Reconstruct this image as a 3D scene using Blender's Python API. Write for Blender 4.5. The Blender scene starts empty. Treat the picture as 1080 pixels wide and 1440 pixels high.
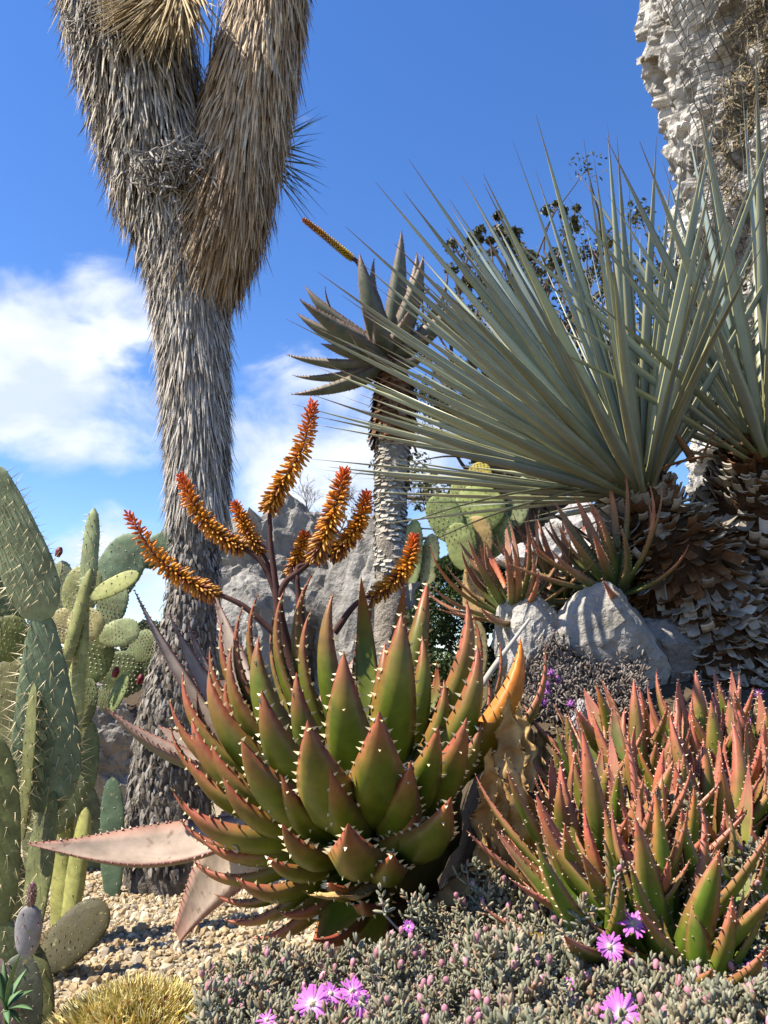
import bpy, bmesh, math, random
import numpy as np
from mathutils import Vector

# ------------------------------------------------------------------ camera, sky, sun, exposure
SC = bpy.context.scene
COL = SC.collection
PITCH = math.radians(12.5); FPX = 1081.0; CAMZ = 1.1
CP, SP = math.cos(PITCH), math.sin(PITCH)
cam_d = bpy.data.cameras.new('camera'); cam = bpy.data.objects.new('camera', cam_d); COL.objects.link(cam)
cam.location = (0, 0, CAMZ); cam.rotation_euler = (math.pi/2 + PITCH, 0, 0)
cam_d.sensor_fit = 'VERTICAL'; cam_d.sensor_height = 36; cam_d.lens = 36*FPX/1440
cam_d.clip_start = 0.02; cam_d.clip_end = 2000
cam_d.dof.use_dof = True; cam_d.dof.focus_distance = 1.55; cam_d.dof.aperture_fstop = 16
SC.camera = cam
SUN = np.array([-0.55, -0.16, 0.82]); SUN = SUN/np.linalg.norm(SUN)
sd = bpy.data.lights.new('sun', 'SUN'); so = bpy.data.objects.new('sun', sd); COL.objects.link(so)
sd.energy = 5.0; sd.angle = math.radians(0.53); sd.color = (1.0, 0.91, 0.77)
so.rotation_euler = Vector(SUN).to_track_quat('Z', 'Y').to_euler(); so.location = (-6, -3, 9)
SC.view_settings.view_transform = 'Standard'; SC.view_settings.look = 'None'
SC.view_settings.exposure = 1.25; SC.view_settings.gamma = 1.0

def px_dir(px, py):
    u = (px-540)/FPX; v = (720-py)/FPX
    d = np.array([u, CP-v*SP, SP+v*CP]); return d/np.linalg.norm(d)

def make_world():
    w = bpy.data.worlds.new('World'); SC.world = w; w.use_nodes = True
    N = w.node_tree.nodes; L = w.node_tree.links; N.clear()
    out = N.new('ShaderNodeOutputWorld')
    sky = N.new('ShaderNodeTexSky'); sky.sky_type = 'NISHITA'; sky.sun_disc = False
    sky.sun_elevation = math.asin(SUN[2]); sky.sun_rotation = math.atan2(SUN[0], SUN[1])
    sky.altitude = 0; sky.air_density = 1.0; sky.dust_density = 0.0; sky.ozone_density = 2.2
    hs = N.new('ShaderNodeHueSaturation'); hs.inputs['Saturation'].default_value = 1.26; hs.inputs['Hue'].default_value = .511; hs.inputs['Value'].default_value = 1.04
    L.new(sky.outputs[0], hs.inputs['Color'])
    bg = N.new('ShaderNodeBackground'); bg.inputs[1].default_value = 0.096
    L.new(hs.outputs[0], bg.inputs[0])
    tc = N.new('ShaderNodeTexCoord')
    nz = N.new('ShaderNodeTexNoise'); nz.inputs['Scale'].default_value = 6.5; nz.inputs['Detail'].default_value = 9
    nz.inputs['Roughness'].default_value = 0.56; nz.inputs['Distortion'].default_value = 0.35
    mp = N.new('ShaderNodeMapping'); mp.inputs['Scale'].default_value = (1, 1, 1.7); mp.inputs['Location'].default_value = (0.7, 0.2, 0.4)
    L.new(tc.outputs['Generated'], mp.inputs[0]); L.new(mp.outputs[0], nz.inputs['Vector'])
    acc = None
    # cumulus patches: direction, angular radius (degrees), strength
    blobs = [((50, 530), 9, .46), ((155, 465), 6.5, .40), ((175, 575), 6.5, .36), ((450, 650), 11, .40), ((365, 570), 4.0, .32), ((190, 830), 9, .30), ((560, 690), 10, .25),
             ((-500, 560), 16, .3), ((1700, 600), 16, .3)]
    for (p, r, s) in blobs:
        dp = N.new('ShaderNodeVectorMath'); dp.operation = 'DOT_PRODUCT'; dp.inputs[1].default_value = tuple(px_dir(*p))
        L.new(tc.outputs['Generated'], dp.inputs[0])
        mr = N.new('ShaderNodeMapRange'); mr.interpolation_type = 'SMOOTHSTEP'
        mr.inputs['From Min'].default_value = math.cos(math.radians(r)); mr.inputs['From Max'].default_value = 1.0
        mr.inputs['To Min'].default_value = 0; mr.inputs['To Max'].default_value = s
        L.new(dp.outputs['Value'], mr.inputs['Value'])
        if acc is None: acc = mr.outputs[0]
        else:
            a = N.new('ShaderNodeMath'); a.operation = 'MAXIMUM'; L.new(acc, a.inputs[0]); L.new(mr.outputs[0], a.inputs[1]); acc = a.outputs[0]
    sm = N.new('ShaderNodeMath'); sm.operation = 'ADD'; L.new(nz.outputs[0], sm.inputs[0]); L.new(acc, sm.inputs[1])
    cr = N.new('ShaderNodeMapRange'); cr.interpolation_type = 'SMOOTHSTEP'
    cr.inputs['From Min'].default_value = 0.64; cr.inputs['From Max'].default_value = 0.98; cr.inputs['To Max'].default_value = 0.95
    L.new(sm.outputs[0], cr.inputs['Value'])
    nz2 = N.new('ShaderNodeTexNoise'); nz2.inputs['Scale'].default_value = 11; nz2.inputs['Detail'].default_value = 6
    L.new(mp.outputs[0], nz2.inputs['Vector'])
    ramp = N.new('ShaderNodeValToRGB'); ramp.color_ramp.elements[0].position = .35; ramp.color_ramp.elements[1].position = .68
    ramp.color_ramp.elements[0].color = (.60, .68, .82, 1); ramp.color_ramp.elements[1].color = (.93, .95, .98, 1)
    L.new(nz2.outputs[0], ramp.inputs[0])
    bc = N.new('ShaderNodeBackground'); bc.inputs[1].default_value = 0.56; L.new(ramp.outputs[0], bc.inputs[0])
    mix = N.new('ShaderNodeMixShader'); L.new(cr.outputs[0], mix.inputs[0]); L.new(bg.outputs[0], mix.inputs[1]); L.new(bc.outputs[0], mix.inputs[2])
    L.new(mix.outputs[0], out.inputs[0])
make_world()

# ------------------------------------------------------------------ helpers
RNG = np.random.default_rng(7)
def U(a=0., b=1.): return float(RNG.uniform(a, b))
def nrm(v): v = np.asarray(v, float); return v/(np.linalg.norm(v, axis=-1, keepdims=True)+1e-12)
def W(px, py, d):
    """world point seen at photo pixel (px, py) that lies d metres in front of the camera (world y = d)"""
    u = (px-540)/FPX; v = (720-py)/FPX
    k = d/(CP-v*SP); return np.array([u*k, d, CAMZ+(SP+v*CP)*k])
def pm(py, d): return d/(CP-((720-py)/FPX)*SP)/FPX            # metres per photo pixel there
def sstep(a, b, x): t = np.clip((x-a)/(b-a), 0, 1); return t*t*(3-2*t)

def _hash(i, j, k, s):
    h = (i*374761393 + j*668265263 + k*2147483647 + s*974634541) & 0xffffffff
    h = ((h ^ (h >> 13))*1274126177) & 0xffffffff
    return ((h ^ (h >> 16)) & 0xffffff)/16777215.0
def vnoise(p, s=0):
    p = np.asarray(p, float); f = np.floor(p); t = p-f; t = t*t*(3-2*t); f = f.astype(np.int64)
    r = 0
    for a in (0, 1):
        for b in (0, 1):
            for c in (0, 1):
                w = (t[..., 0] if a else 1-t[..., 0])*(t[..., 1] if b else 1-t[..., 1])*(t[..., 2] if c else 1-t[..., 2])
                r = r + w*_hash(f[..., 0]+a, f[..., 1]+b, f[..., 2]+c, s)
    return r
def fbm(p, o=4, s=0, g=.5):
    p = np.asarray(p, float); r = 0; a = 1; n = 0
    for i in range(o): r = r+a*(vnoise(p*2.03**i, s+i)-.5); n += a; a *= g
    return r/n*2

ALBEDO = .72        # all the base colours below are scaled by this
class Acc:
    """collects vertices, faces and base colours of ONE mesh"""
    def __init__(s): s.v = []; s.f = []; s.c = []; s.n = 0
    def add(s, v, f, c=(1, 1, 1)):
        v = np.asarray(v, float).reshape(-1, 3); f = np.asarray(f, int)
        c = np.asarray(c, float); c = np.broadcast_to(c, (len(v), 3)) if c.ndim == 1 else c.reshape(-1, 3)
        s.v.append(v); s.c.append(c); s.f.append(f+s.n); s.n += len(v)
    def many(s, tv, tf, mats, locs, cols):
        tv = np.asarray(tv, float); K = len(locs)
        if K == 0: return
        v = np.einsum('kij,nj->kni', mats, tv)+np.asarray(locs)[:, None, :]
        f = (np.asarray(tf, int)[None]+(np.arange(K)*len(tv))[:, None, None]).reshape(-1, np.asarray(tf).shape[1])
        c = np.asarray(cols, float)
        if c.ndim == 2: c = np.repeat(c, len(tv), 0)
        s.add(v.reshape(-1, 3), f, c.reshape(-1, 3))
    def mesh(s, name, smooth=True, origin=(0, 0, 0)):
        me = bpy.data.meshes.new(name)
        v = np.concatenate(s.v)-np.asarray(origin, float); c = np.concatenate(s.c)*ALBEDO
        lo = np.concatenate([f.ravel() for f in s.f]); ct = np.concatenate([np.full(len(f), f.shape[1]) for f in s.f])
        st = np.concatenate([[0], np.cumsum(ct)[:-1]])
        me.vertices.add(len(v)); me.vertices.foreach_set('co', v.ravel())
        me.loops.add(len(lo)); me.loops.foreach_set('vertex_index', lo.astype(np.int32))
        me.polygons.add(len(ct)); me.polygons.foreach_set('loop_start', st.astype(np.int32)); me.polygons.foreach_set('loop_total', ct.astype(np.int32))
        me.polygons.foreach_set('use_smooth', np.full(len(ct), bool(smooth)))
        a = me.color_attributes.new('Col', 'FLOAT_COLOR', 'POINT')
        a.data.foreach_set('color', np.concatenate([c, np.ones((len(c), 1))], 1).ravel().astype(np.float32))
        me.update(calc_edges=True); me.validate(); return me

def root_origin(o):
    while o.parent is not None: o = o.parent
    return np.array(o.location)
def link(name, me, mat=None, parent=None):
    o = bpy.data.objects.new(name, me); COL.objects.link(o)
    if parent is not None: o.parent = parent
    if mat is not None and len(me.materials) == 0: me.materials.append(mat)
    return o
def obj(name, acc, mat, parent=None, smooth=True, origin=None, kind=None):
    org = root_origin(parent) if parent is not None else (origin if origin is not None else (0, 0, 0))
    o = link(name, acc.mesh(name, smooth, org), mat, parent)
    if parent is None: o.location = org
    if kind: o['kind'] = kind
    return o
def tag(o, label, cat, group=None):
    o['label'] = label; o['category'] = cat
    if group: o['group'] = group
    return o
def thing(name, label, cat, loc=(0, 0, 0), group=None):
    o = bpy.data.objects.new(name, None); COL.objects.link(o); o.empty_display_size = .05
    o.location = tuple(float(x) for x in loc); return tag(o, label, cat, group)
def copy_tree(o, parent=None):
    c = o.copy(); COL.objects.link(c); c.parent = parent
    for ch in o.children: copy_tree(ch, c)
    return c

def material(name, rough=.5, spec=.4, noise=(8, .25), bump=(0, 0), coat=0., sheen=0., speck=None, subsurf=0., transl=0.):
    """procedural material: own colours from the 'Col' attribute, broken up by object-space noise"""
    m = bpy.data.materials.new(name); m.use_nodes = True
    N = m.node_tree.nodes; L = m.node_tree.links; b = N['Principled BSDF']
    at = N.new('ShaderNodeAttribute'); at.attribute_name = 'Col'
    tc = N.new('ShaderNodeTexCoord')
    nz = N.new('ShaderNodeTexNoise'); nz.inputs['Scale'].default_value = noise[0]; nz.inputs['Detail'].default_value = 6; nz.inputs['Roughness'].default_value = .65
    L.new(tc.outputs['Object'], nz.inputs['Vector'])
    mr = N.new('ShaderNodeMapRange'); mr.inputs['From Min'].default_value = .25; mr.inputs['From Max'].default_value = .75
    mr.inputs['To Min'].default_value = 1-noise[1]; mr.inputs['To Max'].default_value = 1+noise[1]
    L.new(nz.outputs[0], mr.inputs['Value'])
    mx = N.new('ShaderNodeVectorMath'); mx.operation = 'SCALE'; L.new(at.outputs['Color'], mx.inputs[0]); L.new(mr.outputs[0], mx.inputs['Scale'])
    colour = mx.outputs[0]
    if speck:                                  # (scale, threshold, colour): blotches with a shape of their own
        n2 = N.new('ShaderNodeTexNoise'); n2.inputs['Scale'].default_value = speck[0]; n2.inputs['Detail'].default_value = 5
        L.new(tc.outputs['Object'], n2.inputs['Vector'])
        m2 = N.new('ShaderNodeMapRange'); m2.inputs['From Min'].default_value = speck[1]; m2.inputs['From Max'].default_value = speck[1]+.09
        L.new(n2.outputs[0], m2.inputs['Value'])
        mc = N.new('ShaderNodeMix'); mc.data_type = 'RGBA'; L.new(m2.outputs[0], mc.inputs[0]); L.new(colour, mc.inputs[6]); mc.inputs[7].default_value = (*speck[2], 1)
        colour = mc.outputs[2]
    L.new(colour, b.inputs['Base Color'])
    b.inputs['Roughness'].default_value = rough; b.inputs['Specular IOR Level'].default_value = spec
    if coat: b.inputs['Coat Weight'].default_value = coat; b.inputs['Coat Roughness'].default_value = .3
    if sheen: b.inputs['Sheen Weight'].default_value = sheen
    if subsurf:
        b.inputs['Subsurface Weight'].default_value = subsurf; b.inputs['Subsurface Radius'].default_value = (.012, .008, .003); b.inputs['Subsurface Scale'].default_value = .6
    if bump[1]:
        n3 = N.new('ShaderNodeTexNoise'); n3.inputs['Scale'].default_value = bump[0]; n3.inputs['Detail'].default_value = 7; n3.inputs['Roughness'].default_value = .6
        L.new(tc.outputs['Object'], n3.inputs['Vector'])
        bp = N.new('ShaderNodeBump'); bp.inputs['Strength'].default_value = min(1, bump[1]*40); bp.inputs['Distance'].default_value = bump[1]
        L.new(n3.outputs[0], bp.inputs['Height']); L.new(bp.outputs[0], b.inputs['Normal'])
    if transl:
        tr = N.new('ShaderNodeBsdfTranslucent'); L.new(colour, tr.inputs[0])
        ms = N.new('ShaderNodeMixShader'); ms.inputs[0].default_value = transl
        L.new(b.outputs[0], ms.inputs[1]); L.new(tr.outputs[0], ms.inputs[2]); L.new(ms.outputs[0], N['Material Output'].inputs[0])
    return m

M = dict(
    soil=material('gravel_soil', .95, .1, (30, .35), (60, .012)),
    stone=material('gravel_stone', .85, .2, (60, .25), (150, .002)),
    rock=material('limestone', .92, .15, (6, .4), (22, .03), speck=(9, .60, (.14, .13, .11))),
    cliff=material('cliff_limestone', .92, .15, (2.5, .4), (9, .12), speck=(3.2, .60, (.17, .135, .085))),
    aloe=material('aloe_skin', .46, .33, (26, .36), (160, .0012), speck=(42, .665, (.17, .10, .035))),
    grey=material('waxy_grey_skin', .6, .3, (14, .38), (130, .002), speck=(26, .60, (.15, .095, .065))),
    teeth=material('thorn', .45, .4, (40, .1)),
    dry=material('dry_leaf', .85, .15, (30, .35), (90, .004)),
    thatch=material('dead_leaf_thatch', .72, .25, (25, .3)),
    bark=material('bark', .95, .1, (16, .4), (38, .03)),
    blade=material('glaucous_blade', .42, .45, (9, .16), (300, .0003), transl=.06),
    pad=material('cactus_skin', .62, .28, (22, .42), (60, .006), speck=(34, .63, (.22, .20, .09))),
    flower=material('floret', .45, .4, (60, .15), transl=.12),
    petal=material('petal', .6, .2, (40, .1), transl=.25),
    leaf=material('tree_leaf', .55, .35, (3, .3), transl=.2),
    twig=material('twig', .85, .2, (30, .3), (80, .003)),
    succ=material('ice_plant_leaf', .6, .3, (45, .22), (500, .0004)),
    wire=material('wire', .5, .5, (10, .1)),
    wood=material('weathered_wood', .85, .15, (20, .25), (60, .004)),
)

def bez(P, t):
    t = np.asarray(t)[:, None]; P = [np.asarray(p, float) for p in P]
    if len(P) == 3:
        p = (1-t)**2*P[0]+2*t*(1-t)*P[1]+t*t*P[2]; d = 2*(1-t)*(P[1]-P[0])+2*t*(P[2]-P[1])
    else:
        p = (1-t)**3*P[0]+3*t*(1-t)**2*P[1]+3*t*t*(1-t)*P[2]+t**3*P[3]
        d = 3*(1-t)**2*(P[1]-P[0])+6*t*(1-t)*(P[2]-P[1])+3*t*t*(P[3]-P[2])
    return p, nrm(d)
def grid_faces(nr, m, closed=True):
    i = np.arange(nr-1)[:, None]; j = np.arange(m if closed else m-1)[None]
    a = i*m+j; b = i*m+(j+1) % m
    return np.stack([a, b, b+m, a+m], -1).reshape(-1, 4)
def spline(pts, n):
    """Catmull-Rom through points, n samples"""
    P = np.asarray(pts, float)
    if len(P) == 2: t = np.linspace(0, 1, n)[:, None]; return P[0]*(1-t)+P[1]*t
    E = np.vstack([2*P[0]-P[1], P, 2*P[-1]-P[-2]]); s = np.linspace(0, len(P)-1-1e-6, n); i = s.astype(int); t = (s-i)[:, None]
    a, b, c, d = E[i], E[i+1], E[i+2], E[i+3]
    return .5*((2*b)+(c-a)*t+(2*a-5*b+4*c-d)*t*t+(3*b-a-3*c+d)*t**3)
def frames(p, up=(0, 0, 1)):
    t = nrm(np.gradient(p, axis=0)); up = np.asarray(up, float)
    if abs(np.mean(t@up)) > .9: up = np.array([0, 1., 0])
    s = nrm(np.cross(t, up)); n = np.cross(s, t); return t, s, n
def tube(acc, pts, rad, m=8, n=None, col=(1, 1, 1), cap=True, wob=0, seed=0):
    p = spline(pts, n or max(2, len(pts)*3)) if len(pts) > 1 else np.asarray(pts)
    r = np.interp(np.linspace(0, 1, len(p)), np.linspace(0, 1, len(np.atleast_1d(rad))), np.atleast_1d(rad))
    t, s, nn = frames(p); a = np.linspace(0, 2*np.pi, m, endpoint=False)
    ring = s[:, None]*np.cos(a)[None, :, None]+nn[:, None]*np.sin(a)[None, :, None]
    R = r[:, None]*np.ones(m)
    if wob: R = R*(1+wob*fbm((p[:, None]+ring*r[:, None, None])*9, 3, seed))
    v = p[:, None]+ring*R[..., None]
    acc.add(v, grid_faces(len(p), m), col if np.ndim(col) == 1 else np.repeat(np.asarray(col), m, 0))
    if cap:
        for q, rg in ((p[0], v[0]), (p[-1], v[-1])):
            i = np.arange(m); acc.add(np.vstack([rg, q]), np.stack([i, (i+1) % m, np.full(m, m)], 1), col if np.ndim(col) == 1 else np.asarray(col)[0])
    return p

TOOTH_V = np.array([[1, 0, 0], [-.5, .8, 0], [-.5, -.8, 0], [.0, 0, 1.]]); TOOTH_F = np.array([[0, 1, 3], [1, 2, 3], [2, 0, 3]])
def cones(acc, pos, dirs, rad, length, col):
    pos = np.asarray(pos).reshape(-1, 3); d = nrm(np.asarray(dirs).reshape(-1, 3)); K = len(pos)
    a = nrm(np.cross(d, np.array([.31, .47, .83]))); b = np.cross(d, a)
    rad = np.broadcast_to(rad, (K,)); length = np.broadcast_to(length, (K,))
    mats = np.stack([a*rad[:, None], b*rad[:, None], d*length[:, None]], -1)
    acc.many(TOOTH_V, TOOTH_F, mats, pos, np.broadcast_to(col, (K, 3)))

def leaf_geo(P, n0, w, th=.35, ch=.2, nseg=12, k=4, prof=None, roll=None):
    """succulent / blade leaf: P bezier centreline, n0 the upper side, w full width.  Returns dict with grid and margins"""
    t = np.linspace(0, 1, nseg+1); p, tan = bez(P, t)
    s = nrm(np.cross(tan, n0)); n = np.cross(s, tan)
    hw = (prof(t) if prof else (1-t**1.7)*(.82+.18*np.sin(np.pi*t)))*w/2+w*.004
    x = np.linspace(-1, 1, k+1); xb = x[::-1][1:-1]; xs = np.concatenate([x, xb])
    top = -ch*(1-x**2); bot = -(ch+th)*(1-np.abs(xb)**2.4)**.75
    ys = np.concatenate([top, bot])
    v = p[:, None]+s[:, None]*(xs[None, :, None]*hw[:, None, None])+n[:, None]*(ys[None, :, None]*hw[:, None, None])
    return dict(v=v, f=grid_faces(nseg+1, 2*k), t=np.repeat(t[:, None], 2*k, 1), x=np.repeat(xs[None], nseg+1, 0), p=p, s=s, n=n, tan=tan, hw=hw, k=k,
                under=np.repeat(np.concatenate([np.zeros(k+1), np.ones(k-1)])[None], nseg+1, 0), L=float(np.linalg.norm(np.diff(p, axis=0), axis=1).sum()), th=th, ch=ch)
def margin_teeth(acc, g, spacing, length, rad, col, t0=.12, keel=0, jitter=.3):
    m = max(3, int(g['L']*(1-t0)/spacing)); T = np.linspace(0, 1, len(g['p']))
    for sg in (-1, 1):
        tt = np.clip(t0+(1-t0)*(np.arange(m)+.5)/m+RNG.normal(0, .12/m, m), 0, .985)
        ip = lambda a: np.stack([np.interp(tt, T, a[:, i]) for i in range(3)], 1)
        hw = np.interp(tt, T, g['hw']); e = ip(g['p'])+sg*ip(g['s'])*hw[:, None]*.985
        d = sg*ip(g['s'])+ip(g['tan'])*.45+ip(g['n'])*.25+RNG.normal(0, .15, (m, 3))
        sc = RNG.uniform(1-jitter, 1+jitter, m)*(1-.35*tt)
        cones(acc, e, d, rad*sc, length*sc, np.asarray(col)*RNG.uniform(.85, 1.1, (m, 1)))
    if keel:
        tt = RNG.uniform(.35, .97, keel); xx = RNG.uniform(-.6, .6, keel)
        ip = lambda a: np.stack([np.interp(tt, T, a[:, i]) for i in range(3)], 1)
        hw = np.interp(tt, T, g['hw']); yy = -(g['ch']+g['th'])*(1-np.abs(xx)**2.4)**.75
        e = ip(g['p'])+ip(g['s'])*(xx*hw)[:, None]+ip(g['n'])*(yy*hw)[:, None]*.97
        d = -ip(g['n'])+ip(g['s'])*xx[:, None]*.6+ip(g['tan'])*.3
        cones(acc, e, d, rad*.8, length*.55, np.asarray(col)*.95)
def mixc(a, b, f): f = np.asarray(f)[..., None]; return np.asarray(a)*(1-f)+np.asarray(b)*f

# ------------------------------------------------------------------ ground
def ground_z(x, y):
    x = np.asarray(x, float); y = np.asarray(y, float)
    low = .10+.015*np.clip(y-3, 0, 30)+.85*sstep(4.9, 7.2, y)+.04*fbm(np.stack([x*.8, y*.8, x*0], -1), 3, 3)
    bank = np.interp(y, [-3, .6, .95, 1.25, 1.55, 1.8, 2.2, 3.2, 9, 40], [.55, .62, .66, .72, .90, 1.05, 1.18, 1.28, 1.5, 2.0])
    bl = np.interp(y, [-3, .6, .95, 1.25, 1.5, 1.9, 2.6, 3.5, 9, 40], [.55, .60, .62, .58, .50, .42, .6, 1.1, 1.5, 2.0]); bank = bl+(bank-bl)*sstep(-.08, .34, x)
    xl = np.interp(y, [.5, 1., 1.35, 1.7, 1.9, 2.6, 4.5, 9, 40], [-.27, -.38, -.45, -.36, -.36, .05, .35, .6, 1.5]); wd = np.interp(y, [1.35, 1.7], [.22, .62])
    f = sstep(xl, xl+wd, x)
    return low*(1-f)+(bank+.03*fbm(np.stack([x*5, y*5, x*0], -1), 3, 5))*f
def make_ground():
    n = 260; u = np.linspace(-1, 1, n); X = np.sinh(u*5.2)/np.sinh(5.2)*200; Y = np.sinh(u*5.2)/np.sinh(5.2)*200+1.8
    gx, gy = np.meshgrid(X, Y); z = ground_z(gx, gy)
    a = Acc(); nz = fbm(np.stack([gx*3, gy*3, gx*0], -1), 4, 9)
    tan = mixc((.33, .27, .18), (.42, .36, .26), np.clip(nz+.5, 0, 1)); soil = np.array([.10, .075, .05])
    f = sstep(.3, .7, (z-.1)/.6); c = tan*(1-f[..., None])+soil*f[..., None]
    a.add(np.stack([gx, gy, z], -1), grid_faces(n, n, False), c)
    o = obj('ground', a, M['soil']); o['kind'] = 'structure'
    # loose gravel, thousands of pebbles
    t = bmesh.new(); bmesh.ops.create_icosphere(t, subdivisions=1, radius=1); tv = np.array([v.co[:] for v in t.verts]); tf = np.array([[v.index for v in f.verts] for f in t.faces]); t.free()
    K = 13500; y = RNG.uniform(1.9, 1.9+3.4, K)**1.0; x = RNG.uniform(-1, 1, K)*.75-.45*y*.62
    k2 = ground_z(x, y) < .3; x = x[k2]; y = y[k2]; K = len(x)
    sc = RNG.lognormal(math.log(.0105), .38, K); sh = RNG.uniform(.55, 1.25, (K, 3)); sh[:, 2] *= .75
    A = RNG.normal(size=(K, 3, 3)); Q = np.linalg.qr(A)[0]
    mats = Q*(sh*sc[:, None])[:, None, :]
    base = np.array([[.60, .48, .30], [.66, .57, .41], [.48, .36, .21], [.54, .41, .24], [.40, .34, .26]])[RNG.integers(0, 5, K)]
    g = Acc(); g.many(tv*(1+.25*(RNG.random((len(tv), 1))-.5)), tf, mats, np.stack([x, y, ground_z(x, y)+sc*.35], 1), base*RNG.uniform(.8, 1.15, (K, 1)))
    tag(obj('gravel', g, M['stone'], smooth=False, kind='stuff'), 'loose tan gravel spread over the low ground', 'gravel')
make_ground()
# ------------------------------------------------------------------ the big aloe in the middle
GREEN = np.array([.105, .145, .009]); GREEN2 = np.array([.165, .195, .02]); RED = np.array([.39, .085, .052]); PINK = np.array([.36, .13, .11]); IVORY = np.array([.74, .60, .34])
ORANGE = np.array([.75, .20, .015])
def aloe_colour(g, redness, tip0, green=GREEN, red=RED, edge=.55):
    t, x = g['t'], np.abs(g['x'])
    nz = fbm(g['v']*18, 3, 11)
    f = np.clip(sstep(tip0, 1.05, t+.18*nz)*redness + edge*sstep(.78, 1.0, x)*sstep(.1, .5, t), 0, 1)
    gg = mixc(green, GREEN2, np.clip(.5+nz*.8, 0, 1))
    c = gg*(1-f[..., None])+red*f[..., None]
    return c
def aloe_leaf(parent, B, T, out, w, bow=.17, th=.5, ch=.22, colour=None, tooth=.017, spacing=.021, keel=7, name='leaf', mat='aloe', teethcol=IVORY, prof=None, nseg=14, face=0., crinkle=0.):
    B, T = np.asarray(B, float), np.asarray(T, float); d = T-B; L = np.linalg.norm(d); d = d/L
    up = np.array([0, 0, 1.]); n0 = up*np.hypot(out[0]*d[0]+out[1]*d[1], 0.0)*1.0 - np.array([out[0], out[1], 0])*d[2]
    n0 = n0+np.array([0, face, 0]); n0 = n0-d*(n0@d); n0 = nrm(n0+1e-6*up)
    c1 = B+d*L*.35-n0*bow*L; c2 = B+d*L*.78-n0*bow*.9*L
    g = leaf_geo([B, c1, c2, T], n0, w, th, ch, nseg, 5, prof)
    a = Acc(); c = colour(g) if colour else aloe_colour(g, .9, .45)
    if crinkle: g['v'] = g['v']+crinkle*np.stack([fbm(g['v']*42, 3, 61+i) for i in range(3)], -1)+crinkle*.5*np.stack([fbm(g['v']*70, 2, 71+i) for i in range(3)], -1)
    a.add(g['v'], g['f'], c)
    o = obj(name, a, M[mat], parent)
    if tooth:
        b = Acc(); margin_teeth(b, g, spacing, tooth, tooth*.38, teethcol, keel=keel); obj('thorns', b, M['teeth'], o, smooth=False, kind='stuff')
    return o, g
def ico(sub):
    t = bmesh.new(); bmesh.ops.create_icosphere(t, subdivisions=sub, radius=1); v = np.array([x.co[:] for x in t.verts]); f = np.array([[x.index for x in q.verts] for q in t.faces]); t.free(); return v, f
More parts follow.
